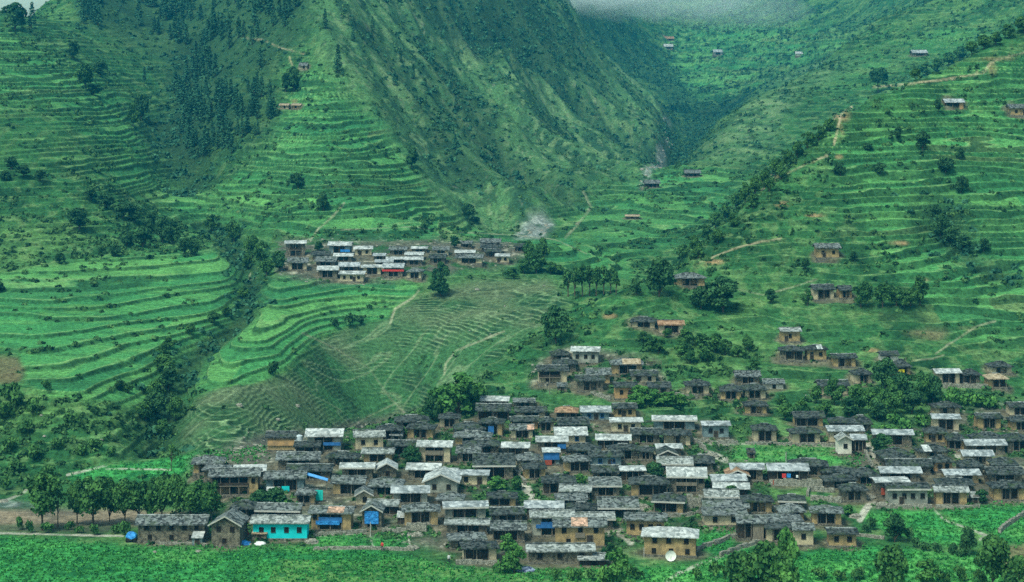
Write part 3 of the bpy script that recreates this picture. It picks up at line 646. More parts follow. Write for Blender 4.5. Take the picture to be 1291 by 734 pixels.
HOUSES = []
def house(u0, u1, vt, ve, vb=None, roof='hip', rc='dark', wc='mud', fac='V', key=None, label=None, zone='village', yaw=None, nw=None, patch=None, front=None, wk='w', rail='w', deep=None, eave=False, dmin=0, side=0, dd=None):
    rr = random.Random(int(u0 * 131 + vt * 977))
    u = (u0 + u1) / 2
    if vb is None:
        vb = ve + 26
        for _ in range(3): vb = ve + 4.3 * F / ground_at(u, vb, dmin)
    d = dd or ground_at(u, vb, dmin)
    if yaw is None: yaw = rr.uniform(-9, 9) if roof == 'hip' else rr.uniform(-5, 5)
    Wr = (u1 - u0) * d / F
    ze = (VH - ve) / F * (d - 0.6)
    best = None
    for k in range(20):
        D_ = 3.2 + 0.3 * k
        if D_ > Wr * 0.85 and k > 3: break
        zr = (VH - vt) / F * (d + D_ / 2); sl_ = (zr - ze) / (D_ / 2 + 0.6)
        if best is None or abs(sl_ - 0.42) < best[0]: best = (abs(sl_ - 0.42), D_, zr)
    _, D_, zr = best
    if roof == 'gfront': D_ = min(Wr * 0.9, 6.0); zr = (VH - vt) / F * d
    zr = min(max(zr, ze + 0.22 * (D_ / 2 + .6)), ze + 0.8 * (D_ / 2 + .6))
    z0 = (VH - vb) / F * d
    H = ze - z0 + 0.12; R = zr - z0
    if roof == 'gfront': R = min(R, H + .52 * Wr / 2)
    if H < 1.9: z0 -= 1.9 - H; R += 1.9 - H; H = 1.9
    ox = 0.55 * min(1.0, Wr / 7.0); wbody = Wr - 2 * ox; hx = wbody / 2; hy = D_ / 2; of = 0.65
    root = empty({'metal': 'metal_roofed_house', 'bluemetal': 'metal_roofed_house'}.get(rc, 'slate_roofed_house') if wc != 'turquoise' else 'painted_house', ((u - UC) / F * d, d + hy, z0), math.radians(yaw))
    wm = WALLM[wc]
    two = H > 3.3; hf = H * 0.5 if two else 0.0
    rec = 1.5 if D_ > 3.6 else 1.0
    # --- walls
    mb = MB(); top = H - 0.05
    full = fac in ('P', 'S')
    yb = -hy if full else -hy + rec
    mb.box(-hx, hx, yb, hy, -1.6, top)
    if roof in ('gable', 'gfront'):       # gable triangles
        if roof == 'gable':
            for s in (-1, 1):
                x = s * (hx - 0.004)
                q = [(x, -hy, top), (x, hy, top), (x, 0, R - 0.22)]; mb.poly(q if s > 0 else q[::-1])
                q2 = [(x - s * .2, -hy, top), (x - s * .2, hy, top), (x - s * .2, 0, R - .22)]; mb.poly(q2 if s < 0 else q2[::-1])
        else:
            for yy in (-hy + 0.004, hy - 0.004): mb.poly([(-hx, yy, top), (hx, yy, top), (0, yy, R - 0.2)])
    lw = rw = 0.0
    if not full:
        a = wbody * rr.uniform(0.17, 0.24); b = wbody * rr.uniform(0.17, 0.24)
        lw = a if fac in ('V', 'L') else 0.0; rw = b if fac in ('V', 'R') else 0.0
        if lw: mb.box(-hx + .003, -hx + lw, -hy, yb + .02, -1.6, top)
        if rw: mb.box(hx - rw, hx - .003, -hy, yb + .02, -1.6, top)
        if fac == 'U':                      # closed lower storey, open upper gallery
            mb.box(-hx + .003, hx - .003, -hy, yb + .02, -1.6, hf - 0.02)
    mb.build('wall', wm, root)
    if not full and rr.random() < .8:       # added dark panel, paints deep shade at the back of the open gallery
        MB().box(-hx + lw + .01, hx - rw - .01, yb - .045, yb + .01, (hf + .08) if (two and rr.random() < .5) else .3, H - .12).build('gallery_shade_panel', WOOD, root)
    MB().box(-hx - .18, hx + .18, -hy - .22, hy + .05, -1.7, 0.30).build('plinth', PLINTH, root)
    # --- roof
    rm = ROOFM[rc]; rb = MB(); th = 0.14 if rc in ('metal', 'bluemetal') else 0.22
    X_, Yf, Yb = hx + ox, -hy - of, hy + 0.5
    zb = R - (R - H) * (Yb / (hy + of))
    jit = 0.05 if rc not in ('metal', 'bluemetal') else 0.035
    if roof == 'hip':
        xi = max(X_ - (hy + of) * 0.95, X_ * 0.30)
        roof_grid(rb, (-X_, Yf, H), (X_, Yf, H), (xi, 0, R), (-xi, 0, R), th, jit, rr)
        roof_grid(rb, (X_, Yb, zb), (-X_, Yb, zb), (-xi, 0, R), (xi, 0, R), th, jit, rr)
        rb.slab([(X_, Yf, H), (X_, Yb, zb), (xi, 0, R)], th); rb.slab([(-X_, Yb, zb), (-X_, Yf, H), (-xi, 0, R)], th)
        rcap = (-xi, xi)
    elif roof == 'gable':
        roof_grid(rb, (-X_, Yf, H), (X_, Yf, H), (X_, 0, R), (-X_, 0, R), th, jit, rr)
        roof_grid(rb, (X_, Yb, zb), (-X_, Yb, zb), (-X_, 0, R), (X_, 0, R), th, jit, rr); rcap = (-X_, X_)
    elif roof == 'shed':
        roof_grid(rb, (-X_, Yf, H), (X_, Yf, H), (X_, Yb, R), (-X_, Yb, R), th, jit, rr); rcap = None
    else:
        zs = H - 0.1
        roof_grid(rb, (-X_, hy + .4, zs), (-X_, Yf, zs), (0, Yf, R), (0, hy + .4, R), th, jit * .5, rr)
        roof_grid(rb, (X_, Yf, zs), (X_, hy + .4, zs), (0, hy + .4, R), (0, Yf, R), th, jit * .5, rr); rcap = None
    ro = rb.build('roof', rm, root)
    if rcap and rc not in ('metal', 'bluemetal'):
        cb = MB(); x = rcap[0]
        while x < rcap[1] - .2:
            L_ = rr.uniform(.45, .8); cb.box(x, min(x + L_ - .03, rcap[1]), -.22, .22, R - .02, R + rr.uniform(.06, .15)); x += L_
        cb.build('ridge_stones', ROOFM['pale'] if rr.random() < .45 else ROOFM['slate'], ro)
    if eave or roof == 'gfront':
        eb = MB()
        if roof == 'gfront':
            for s in (-1, 1):
                eb.slab([(s * (X_ + .05), Yf - .06, H - .04), (s * (X_ + .05), Yf - .01, H - .04), (0, Yf - .01, R + .06), (0, Yf - .06, R + .06)] if s < 0 else [(0, Yf - .06, R + .06), (0, Yf - .01, R + .06), (X_ + .05, Yf - .01, H - .04), (X_ + .05, Yf - .06, H - .04)], .26)
        else: eb.box(-X_, X_, Yf - .06, Yf - .01, H - .26, H + .05)
        eb.build('eave_board', TRIM, ro)
    if patch:                                # (x0, x1) fraction of the front slope and roof material
        a, b, pm = patch; pb = MB(); x0 = -X_ + 2 * X_ * a; x1 = -X_ + 2 * X_ * b
        roof_grid(pb, (x0, Yf - .02, H + .07), (x1, Yf - .02, H + .07), (x1, -.1, R + .05), (x0, -.1, R + .05), .05, .05, rr); o = pb.build('roof_patch', ROOFM[pm] if pm in ROOFM else pm, ro)
        o['label'] = {'pink': 'orange pink patch of newer slates', 'pale': 'pale patch of newer slates', 'tan': 'tan brown patch of old shingles', 'metal': 'white metal sheet patch', 'rust': 'rusty sheet patch'}.get(pm, 'patch of different roofing')
    # --- openings
    zt = hf + (H - hf) * (0.56 if full else 0.46)
    if full:
        k = nw if nw is not None else (max(2, int(wbody / 2.2)), max(1, int(wbody / 3)))
        for i in range(k[0]):
            x = -hx + wbody * (i + .6 + rr.uniform(-.08, .08)) / (k[0] + .2); window(root, x, -hy - .005, zt, wk, .78)
        if two:
            dj = rr.randrange(max(1, k[1]))
            for i in range(k[1]):
                x = -hx + wbody * (i + .6 + rr.uniform(-.1, .1)) / (k[1] + .2)
                if i == dj and fac == 'P': door(root, x, -hy - .005, 0.28)
                else: window(root, x, -hy - .005, hf * .55, wk, .72)
            if fac == 'P' and wbody > 5 and rr.random() < .4:
                MB().box(-hx * .98, hx * .98, -hy - .07, -hy + .02, hf - .07, hf + .07).build('floor_beam', WOOD, root)
        elif fac == 'P' and k[0] < 5: door(root, rr.uniform(-.3, .3) * wbody, -hy - .005, 0.1, .85)
        for s in (-1, 1):
            if yaw * s > 8 or side == s:
                for z in ((zt, hf * .55) if two else (zt,)):
                    window(root, s * -1 * (hx + .005) * -1 if False else s * (hx + .005), 0, z, wk, .85, s * math.pi / 2)
    else:
        ia, ib = -hx + lw, hx - rw; iw = ib - ia
        if two:
            bb = MB().box(ia + .01, ib - .01, -hy - .25, yb + .01, hf - .09, hf + .07); bo = bb.build('balcony', GREYWOOD if rail != 'b' else BLUE, root)
            rm_ = {'w': WOOD, 'b': BLUE, 'g': GREYWOOD, 'r': RED, 'c': WALLM['cyan'], 's': PLINTH, 't': WALLM['turquoise']}.get(rail)
            if rm_:
                rl = MB(); rl.box(ia + .01, ib - .01, -hy - .24, -hy - .18, hf + .10, hf + (.85 if rr.random() < .6 else .6))
                rl.build('railing', rm_, bo)
            npst = max(2, int(iw / 1.7))
            for i in range(npst + 1):
                x = ia + .08 + (iw - .16) * i / npst
                MB().box(x - .07, x + .07, -hy - .12, -hy + .02, (hf + .07) if fac == 'U' else 0.3, H - .02).build('post', GREYWOOD, root)
            for i in range(max(1, int(iw / 2.6))):
                window(root, ia + iw * (i + .5) / max(1, int(iw / 2.6)), yb - .055, zt, wk, .9)
        else:
            for i in range(3):
                x = ia + .1 + (iw - .2) * i / 2; MB().box(x - .07, x + .07, -hy - .1, -hy + .04, 0.3, H - .02).build('post', GREYWOOD, root)
        if fac != 'U': door(root, ia + iw * rr.uniform(.3, .7), yb - .055, 0.28)
        else:
            door(root, rr.uniform(-.2, .2) * wbody, -hy - .005, 0.28); window(root, -hx * .6, -hy - .005, hf * .55, wk, .85); window(root, hx * .6, -hy - .005, hf * .55, wk, .85)
        if lw > 1.3 and two and rr.random() < .5: window(root, -hx + lw / 2, -hy - .005, zt, wk, .7)
        if rw > 1.3 and two and rr.random() < .5: window(root, hx - rw / 2, -hy - .005, zt, wk, .7)
    if front:    # coloured boards on part of the front: list of (x0f, x1f, z0f, z1f, material)
        for (a, b, c, e, m, nm) in front:
            MB().box(-hx + wbody * a, -hx + wbody * b, -hy - .34, -hy - .27, H * c, H * e).build(nm, m, root)
    HOUSES.append(dict(o=root, u=u, v=(vt + ve) / 2, key=key, label=label, zone=zone, rc=rc, wc=wc, roof=roof, w=u1 - u0, patch=patch, d=d, H=H, hx=hx, hy=hy, yaw=yaw))
    return root

Hs = house
G = 'gable'
# ---- lower edge of the village, left
Hs(170, 262, 649.5, 662, 684, G, 'slate', 'stone', 'S', 'the long stone house', 'long grey stone house with two rows of small dark windows at the field edge', nw=(5, 3), yaw=0)
Hs(265, 308, 647, 663, 690, 'gfront', 'slate', 'stone', 'S', None, 'small grey stone gable-fronted house between the long stone house and the turquoise house', nw=(2, 1), yaw=-6)
Hs(315, 391, 650, 660, 681, G, 'pale', 'turquoise', 'S', 'the turquoise house', 'bright turquoise two-storey house with a pale slate roof by the green field', nw=(4, 1), yaw=0)
Hs(322, 381, 634.5, 645, 663, G, 'slate', 'stone', 'V', eave=True)
Hs(290, 325, 631, 642, 658, 'hip', 'dark', 'stone', 'L')
Hs(262, 328, 590, 601, 626, G, 'slate', 'mud', 'R', 'the white awning house', 'big slate house with a white awning and an ochre right wall, upper left', yaw=3)
Hs(240, 282, 574.5, 585, 598, 'hip', 'slate', 'mud', 'L', None, 'leftmost slate house at the upper end of the village, beside the pale path', yaw=4)
Hs(255, 290, 586, 593, 606, 'hip', 'slate', 'stone', 'V')
Hs(293, 335, 585.5, 595, 610, G, 'metal', 'stone', 'V')
Hs(347, 404, 570, 580, 593, G, 'slate', 'stone', 'V')
Hs(331, 386, 594, 604, 621, G, 'slate', 'cyan', 'V', 'the house with turquoise lower boards', 'grey slate house with turquoise lower boards and a white hanging sheet', rail='t', front=[(.02, .38, .12, .42, TARPW, 'white_sheet'), (.42, .62, .1, .45, WALLM['turquoise'], 'turquoise_boards')])
Hs(372, 399, 615, 624, 636, 'hip', 'slate', 'mud', 'R')
Hs(334, 374, 544, 552, 569, G, 'dark', 'mud', 'S', 'the orange-fronted house', 'house with an orange clay upper floor and three small windows, upper left', nw=(3, 2), yaw=2, front=[(.0, 1.0, .40, .78, WALLM['orange'], 'clay_band')])
Hs(384, 433, 540, 551, 570, G, 'metal', 'grey', 'V', 'the house with the blue balcony', 'house with a pale metal roof and a bright blue upper balcony', rail='b', wk='b', front=[(.48, 1.0, .42, .62, BLUE, 'blue_boards')])
Hs(370, 405, 556, 563.5, 573, G, 'dark', 'stone', 'R')
Hs(444, 485, 542, 551, 568, G, 'pale', 'tan', 'S', 'the plain two-window house', 'plain tan two-window house with a pale slate roof, at the upper edge left of centre', nw=(2, 0), yaw=6)
Hs(455.5, 498, 565, 572, 584, G, 'pale', 'mud', 'V')
Hs(496, 541, 523, 532, 546, 'hip', 'dark', 'stone', 'V')
Hs(473, 508, 535, 543, 556, 'hip', 'dark', 'stone', 'L')
Hs(512, 550, 532.5, 541, 554, 'hip', 'dark', 'mud', 'V')
Hs(492, 509, 544, 549, 556, G, 'pale', 'grey', 'S', nw=(1, 0))
Hs(488, 524, 555, 562.5, 576, G, 'dark', 'mud', 'L')
Hs(525, 571.5, 555, 564, 584, G, 'metal', 'tan', 'V', 'the white-roofed house with tan wings', 'house with a bright white roof, dark gallery and two tan wings left of centre', rail='g')
Hs(411, 454, 569, 578, 588, 'hip', 'dark', 'stone', 'V')
Hs(427.5, 473, 583, 590.5, 607, G, 'metal', 'stone', 'V', 'the long white metal roof', 'house under a long bright white metal roof on the left side of the village', eave=True)
Hs(473, 501, 582, 592, 605, 'gfront', 'metal', 'stone', 'S', None, 'small gable-fronted house with white edged roof right of the long white metal roof', nw=(1, 1))
Hs(360, 420, 585, 594, 606, G, 'dark', 'stone', 'V')
Hs(417, 462, 600, 610, 625, G, 'slate', 'mud', 'L', rail='s')
Hs(463, 509, 602, 614, 626, 'hip', 'slate', 'stone', 'V')
Hs(492, 542, 612, 622, 636, G, 'bluemetal', 'grey', 'V')
Hs(446, 470, 615, 625, 638, 'gfront', 'slate', 'tan', 'S', nw=(1, 1))
Hs(512, 557, 583.5, 593, 605, G, 'metal', 'stone', 'L', rail='b')
Hs(533, 581, 597, 608.5, 623, 'gfront', 'metal', 'grey', 'S', 'the white-edged gable house', 'grey plastered gable-fronted house with broad white roof edges in the left half of the village', nw=(2, 2), yaw=-3)
Hs(560, 578, 591, 597, 606, G, 'metal', 'stone', 'S', nw=(1, 0))
Hs(505.5, 555, 634.5, 645, 664, 'hip', 'slate', 'mud', 'V', 'the rubble heap house', 'grey slate hip-roofed house with an open dark middle and tan wings above the rubble heap')
Hs(389, 447, 638.5, 647.5, 670, G, 'slate', 'mud', 'V', 'the house with the patched pink roof', 'house with orange pink patches on its slate roof and a blue tarpaulin on the front', patch=(.42, .78, 'pink'), rail='b', front=[(.12, .72, .36, .56, TARPB, 'blue_tarpaulin')])
Hs(455, 484, 636, 645.5, 667, 'gfront', 'slate', 'stone', 'V', 'the blue-draped gable hut', 'narrow gable-fronted house with a bright blue tarpaulin hung down its front', front=[(.14, .86, .30, .98, TARPB, 'blue_tarpaulin')])
Hs(462, 504, 630, 638, 650, G, 'pale', 'wood', 'V')
Hs(557, 615.5, 631.5, 640.5, 656, G, 'bluemetal', 'grey', 'V', 'the long blue-grey metal roof', 'house with a long blue-grey metal roof in two levels left of centre at the bottom', eave=True)
Hs(560, 618, 654, 661.5, 674, G, 'pale', 'stone', 'V')
Hs(563, 613, 671, 681, 693, 'hip', 'slate', 'stone', 'L')
Hs(580, 628, 682, 692, 709, 'hip', 'dark', 'tan', 'R', 'the dark house among the bushes', 'dark slate hip-roofed house with a tan right wall at the lower edge among bushes')
Hs(550, 586, 621, 631, 642, 'hip', 'slate', 'stone', 'V')
# ---- centre
Hs(605.5, 643, 499, 506, 514, G, 'metal', 'grey', 'S', 'the highest white roof of the centre', 'small grey house with white metal roof, topmost of the central cluster', nw=(3, 0))
Hs(599.5, 645, 509, 518.5, 532, G, 'dark', 'stone', 'U')
Hs(646, 675, 502.5, 507.5, 515, G, 'slate', 'stone', 'V')
Hs(648, 690, 513, 520, 530, G, 'dark', 'tan', 'V')
Hs(642, 680, 525, 531.5, 543, G, 'dark', 'orange', 'R')
Hs(604.5, 637, 526.5, 534, 550, 'hip', 'dark', 'mud', 'R', None, 'dark slate house with a blue doorway below the highest white roof of the centre', rail='', front=[(.35, .62, .05, .75, BLUE, 'blue_door')])
Hs(570.5, 612, 532, 541.5, 551, 'hip', 'dark', 'stone', 'V')
Hs(552, 581, 520.5, 528, 540, 'hip', 'dark', 'tan', 'V')
Hs(571.5, 621, 543, 551.5, 562, 'hip', 'slate', 'mud', 'V')
Hs(642, 674, 535, 542.5, 554, G, 'slate', 'tan', 'V', patch=(.7, .98, 'pink'))
Hs(679, 700, 526, 533, 545, 'hip', 'dark', 'tan', 'R')
Hs(699.5, 730, 512, 520, 530, 'hip', 'rust', 'cyan', 'U', 'the rusty brown roof', 'house with a rusty brown hipped roof at the upper middle of the village')
Hs(731, 771, 511.5, 520, 531, G, 'bluemetal', 'cyan', 'P', 'the bluish metal roof at the top', 'house with a bluish white metal roof right beside the rusty brown roof', wk='b')
Hs(701.5, 743, 526.5, 536, 546, G, 'dark', 'stone', 'V')
Hs(698, 741, 538, 549.5, 560, G, 'metal', 'tan', 'P', None, 'white metal roofed tan house below the rusty brown roof', wk='b')
Hs(675, 717, 549.5, 557.5, 573, G, 'metal', 'stone', 'V', 'the white roof with blue beside it', 'house with a white metal roof and blue boards on its right side at the centre', rail='b', front=[(.7, 1.0, .45, .8, BLUE, 'blue_boards')])
Hs(632, 669, 557, 565, 577, G, 'metal', 'stone', 'V')
Hs(583, 631, 554, 563, 573, 'hip', 'dark', 'stone', 'V')
Hs(575, 608, 562, 571.5, 584, G, 'slate', 'stone', 'V')
Hs(595, 650, 572, 588, 605, G, 'dark', 'stone', 'V', 'the tall dark slate roof', 'house with a tall dark slate roof and a pale eave line, mid village', eave=True)
Hs(649, 683, 571, 580.5, 592, 'hip', 'slate', 'tan', 'V')
Hs(683, 706.5, 565, 570.5, 587, G, 'metal', 'cyan', 'V', 'the small bright blue house', 'small blue-fronted house with a white roof and a red brown door at the centre', rail='b', front=[(0, 1, .42, .92, BLUE, 'blue_boards'), (.08, .52, .06, .4, RED, 'red_brown_door')])
Hs(709, 745, 573, 582, 596, 'hip', 'slate', 'mud', 'L')
Hs(658, 689, 583, 591, 605, 'hip', 'dark', 'mud', 'V')
Hs(575, 618, 592, 599.5, 613, G, 'bluemetal', 'tan', 'P')
Hs(682, 727, 598, 609, 624, 'hip', 'dark', 'wood', 'V')
Hs(717, 759, 559, 568.5, 578, 'hip', 'dark', 'stone', 'V')
Hs(771.5, 804, 508.5, 515, 527, G, 'dark', 'mud', 'P')
Hs(768, 811, 526, 532.5, 546, G, 'metal', 'tan', 'P')
Hs(822, 879.5, 523.5, 530.5, 543, G, 'metal', 'cyan', 'V', 'the broad dark blue front', 'broad house with a white metal roof and a dark blue gallery right of centre', rail='b', wk='b', eave=True)
Hs(795, 835, 540, 548, 560, G, 'dark', 'stone', 'V')
Hs(835, 873, 541, 549, 563, 'hip', 'dark', 'tan', 'R')
Hs(884, 921.5, 530.5, 537, 553, G, 'bluemetal', 'cyan', 'P', 'the pale cyan house', 'pale cyan grey house with a bluish roof above the green garden right of centre', nw=(2, 1))
Hs(751, 797, 547, 555.5, 567, G, 'metal', 'wood', 'V', rail='b')
Hs(766, 806, 559.5, 568, 581, 'hip', 'dark', 'stone', 'V')
Hs(805, 826, 563, 569.5, 581, 'hip', 'dark', 'stone', 'V')
Hs(826, 861, 559, 566, 575, G, 'metal', 'stone', 'V')
Hs(828, 855, 567, 574, 584, 'gfront', 'dark', 'stone', 'S', nw=(1, 0))
Hs(741, 786, 569, 576, 590, G, 'dark', 'cyan', 'P', wk='b')
Hs(828, 875, 576, 586, 597, G, 'pale', 'stone', 'V', eave=True)
Hs(841, 893, 588.5, 602, 623, G, 'metal', 'stone', 'V', 'the large white balcony house', 'large house with a streaky white roof over a long dark balcony right of centre', rail='g', eave=True)
Hs(868, 903, 573, 584, 595, 'hip', 'dark', 'stone', 'V')
Hs(745, 781, 586.5, 596, 606, G, 'dark', 'stone', 'V')
Hs(780, 814, 588, 594, 607, G, 'metal', 'wood', 'V')
Hs(742, 784, 602, 613.5, 627, G, 'slate', 'stone', 'V', eave=True)
Hs(793, 846, 600, 611, 627, 'hip', 'dark', 'mud', 'L', 'the wide dark hip roof', 'wide dark slate hip-roofed house with an ochre left wing in the lower middle')
Hs(705, 747, 611, 620, 631, G, 'pale', 'stone', 'V')
Hs(699, 741, 622.5, 631, 641, G, 'slate', 'stone', 'V')
Hs(895, 942, 597.5, 607, 618, G, 'bluemetal', 'stone', 'V')
Hs(899, 946.5, 608, 617, 628, G, 'metal', 'wood', 'V')
Hs(888, 933, 616.5, 627.5, 637, G, 'pale', 'stone', 'V', eave=True)
Hs(886, 946, 629.5, 640, 650, G, 'slate', 'stone', 'V')
Hs(884.5, 942.5, 640, 649.5, 664, G, 'slate', 'tan', 'S', 'the long tan wall below stacked roofs', 'long low tan-walled house under stacked grey roofs beside the green plot', nw=(2, 0))
Hs(935.5, 976, 623, 633, 648, 'hip', 'dark', 'mud', 'V')
Hs(823, 866, 622, 633.5, 648, 'hip', 'dark', 'mud', 'R', None, 'dark slate house with an ochre right wing just above the pale walkway', eave=True)
Hs(753, 806, 627, 641.5, 656, G, 'slate', 'stone', 'R', eave=True)
Hs(787, 842.5, 647, 656.5, 677, G, 'slate', 'mud', 'S', 'the long mud house with four windows', 'long ochre mud house with four dark windows left behind the tan house with the dish', nw=(4, 1))
Hs(810, 883, 664, 678, 702, 'hip', 'metal', 'mud', 'S', 'the tan house with the white dish', 'ochre two-storey house with a white hipped roof and a big white dish before it', yaw=-7, nw=(3, 3), side=1)
Hs(928, 966, 650, 660, 681, G, 'slate', 'wood', 'V', None, 'dark house front with silvery upright planks beside the field path', rail='g', front=[(.55, .98, .0, .9, GREYWOOD, 'plank_screen')])
Hs(966, 1013, 647, 658, 670, 'hip', 'slate', 'stone', 'V')
Hs(964, 1001, 658, 667, 684, G, 'dark', 'tan', 'V')
Hs(999, 1028, 660, 668.5, 689, G, 'slate', 'tan', 'S', 'the narrow tan house', 'narrow tall tan house with two stacked dark windows behind the bright green tree', nw=(1, 1))
Hs(980, 1015.5, 635.5, 646, 658, 'hip', 'slate', 'mud', 'V')
Hs(982, 1017.5, 623, 633, 643, 'hip', 'dark', 'stone', 'V', eave=True)
Hs(1022, 1065, 637.5, 647, 663, 'hip', 'slate', 'mud', 'V', 'the hip-roofed house with arched openings', 'grey slate hip-roofed house standing free above the lower right field')
Hs(1043, 1083, 666, 673.5, 690, G, 'dark', 'mud', 'S', 'the lowest ochre house on the right', 'low ochre house with a dark slate roof and small balcony at the field edge', nw=(2, 1))
Hs(1059, 1095, 609, 619, 633, 'hip', 'dark', 'stone', 'V')
Hs(1037, 1080, 598, 606.5, 617, 'hip', 'dark', 'stone', 'V')
Hs(1036, 1079, 588.5, 596.5, 606, 'hip', 'dark', 'stone', 'V')
Hs(1074, 1108, 590, 601, 612, 'hip', 'dark', 'mud', 'V', patch=None)
# row with large houses below centre
Hs(696.5, 766, 652, 664.5, 690, G, 'slate', 'mud', 'P', 'the big ochre house with a pink roof patch', 'big ochre house with a central balcony and a pink patch on its slate roof', nw=(3, 2), patch=(.34, .64, 'pink'), yaw=0, front=[(.40, .60, .45, .68, GREYWOOD, 'small_balcony')])
Hs(660.5, 712, 631, 641, 654, G, 'bluemetal', 'stone', 'V')
Hs(667, 725, 643.5, 652.5, 677, G, 'pale', 'grey', 'V', 'the shop front with the blue band', 'grey fronted house with a bright blue band left of the big ochre house', rail='b', front=[(.08, .9, .44, .62, BLUE, 'blue_band')])
Hs(712, 755.5, 633, 643, 653, 'hip', 'dark', 'stone', 'V')
Hs(724, 776, 646, 655.5, 668, G, 'pale', 'stone', 'R', eave=True)
Hs(662.5, 751, 685, 695.5, 711, G, 'pale', 'stone', 'S', 'the long low stone shed', 'long low stone building with a pale slate roof below the big ochre house', nw=(3, 0), yaw=1)
Hs(728, 768, 699, 706, 713, G, 'pale', 'wood', 'S', None, 'low dark shed with a pale roof at the right end of the long shed', nw=(1, 0))
Hs(616, 661, 639.5, 649, 660, G, 'dark', 'stone', 'V')
Hs(618, 665, 657, 668.5, 684, G, 'slate', 'stone', 'R', 'the grey-roofed house left of the blue shop', 'grey slate house with a balcony and a tan right wall above the bushes')
Hs(613, 653, 619, 628.5, 639, 'hip', 'dark', 'mud', 'R')
Hs(915, 946, 592, 600, 612, 'gfront', 'rust', 'wood', 'S', None, 'gable with pinkish red roof edges right of the large white roof with a balcony', nw=(1, 0))
Hs(920, 965, 583.5, 592.5, 607, G, 'bluemetal', 'stone', 'V')
Hs(967, 1021, 583.5, 594, 612, G, 'bluemetal', 'wood', 'V', 'the house with red and blue laundry', 'house with orange lower boards and red and blue laundry on its balcony', front=[(.08, .25, .06, .36, RED, 'orange_boards'), (.38, .55, .06, .36, RED, 'orange_boards'), (.68, .85, .06, .36, RED, 'orange_boards')])
Hs(995, 1046, 578, 588, 601, 'hip', 'dark', 'stone', 'V')
# ---- right part of the village
Hs(1101, 1147, 602, 608.5, 628, G, 'metal', 'stone', 'L', None, 'white-roofed house with a red brown door at the head of the pale lane', front=[(.12, .48, .22, .62, RED, 'red_brown_door')])
Hs(1117, 1173, 609, 617.5, 637.5, G, 'dark', 'grey', 'P', 'the long grey-fronted house', 'long grey fronted house with a pale eave line above the lower right field', nw=(4, 4), eave=True)
Hs(1178, 1223, 612, 620.5, 638, G, 'pale', 'mud', 'V', 'the pale-roofed house at the right field', 'pale roofed house with blue windows and an orange ochre right wall above the field path', wk='b', rail='g', dd=None)
Hs(1181, 1230, 602, 611.5, 622, 'hip', 'dark', 'stone', 'V')
Hs(1249, 1296, 606, 615.5, 632, 'hip', 'dark', 'mud', 'V')
Hs(1189, 1237, 591, 599.5, 611, G, 'bluemetal', 'mud', 'V')
Hs(1109, 1163, 588, 597, 608, G, 'bluemetal', 'stone', 'V')
Hs(1117, 1177, 578.5, 588.5, 599, G, 'dark', 'stone', 'V')
Hs(1175, 1202, 574, 583, 596, 'hip', 'dark', 'orange', 'P')
Hs(1108, 1153, 565, 577, 588, 'hip', 'dark', 'stone', 'V')
Hs(1156, 1197, 560.5, 570, 581, 'hip', 'dark', 'tan', 'V', patch=(.15, .4, 'metal'))
Hs(1166, 1196, 538, 546.5, 559, 'hip', 'dark', 'mud', 'P')
Hs(1195, 1219, 546, 555.5, 568, 'hip', 'dark', 'mud', 'R')
Hs(1175, 1212, 506.5, 514, 524, 'hip', 'dark', 'tan', 'V', 'the tower-like house', 'dark hip-roofed tan house directly above a bluish metal roof, right of the trees')
Hs(1175, 1212, 521.5, 528.5, 544, G, 'bluemetal', 'tan', 'V')
Hs(1100, 1153, 541, 548.5, 563, G, 'bluemetal', 'stone', 'V')
Hs(1072, 1101, 523.5, 535, 547, 'hip', 'dark', 'stone', 'V')
Hs(1230, 1264, 521, 527.5, 542, G, 'dark', 'mud', 'V')
Hs(1271, 1300, 507, 513.5, 525, G, 'dark', 'tan', 'V')
Hs(1274, 1300, 524, 532, 544, 'hip', 'dark', 'mud', 'V')
Hs(1225, 1267, 545, 554, 566, 'hip', 'dark', 'stone', 'V')
Hs(1216, 1270, 553.5, 562, 573, G, 'bluemetal', 'stone', 'V')
Hs(1213, 1254, 567, 575.5, 587, G, 'bluemetal', 'tan', 'V')
Hs(1209, 1241, 579, 589, 601, 'hip', 'dark', 'stone', 'V')
Hs(1250, 1285, 577, 587, 600, 'hip', 'dark', 'stone', 'V')
Hs(1243, 1292, 589, 598.5, 611, G, 'dark', 'stone', 'V')
Hs(1266, 1300, 546, 556, 570, 'hip', 'dark', 'stone', 'V')
Hs(948, 981.5, 534, 543, 558, 'hip', 'dark', 'tan', 'V', 'the house over the garden', 'dark slate hip-roofed house with tan wings above the green garden')
Hs(999.5, 1040.5, 519, 527, 539, G, 'dark', 'mud', 'R')
Hs(995, 1036.5, 538.5, 546.5, 561, 'hip', 'dark', 'tan', 'V')
Hs(1045, 1076, 526, 533, 546, 'hip', 'dark', 'stone', 'V')
Hs(1042, 1090, 536, 544, 559, G, 'bluemetal', 'tan', 'P')
Hs(1055, 1075, 543, 555, 574, 'gfront', 'pale', 'white', 'S', 'the cream gable tower', 'narrow cream white gable-fronted house with an ochre base right of the garden', nw=(1, 0))
Hs(1073, 1094, 547, 555, 571, G, 'bluemetal', 'wood', 'V')
Hs(908, 938, 484.5, 493.5, 505, 'hip', 'dark', 'mud', 'V')
Hs(936, 967, 483.5, 492, 504, 'hip', 'dark', 'tan', 'V')
Hs(937.5, 969, 505, 512, 523, 'hip', 'dark', 'mud', 'V')
Hs(926, 960, 467.5, 475, 485, G, 'slate', 'stone', 'V')
Hs(962, 990.5, 478, 484, 490.5, G, 'slate', 'white', 'S', None, 'low whitewashed shed with a grey slate roof right of the upper dark cluster', nw=(1, 0))
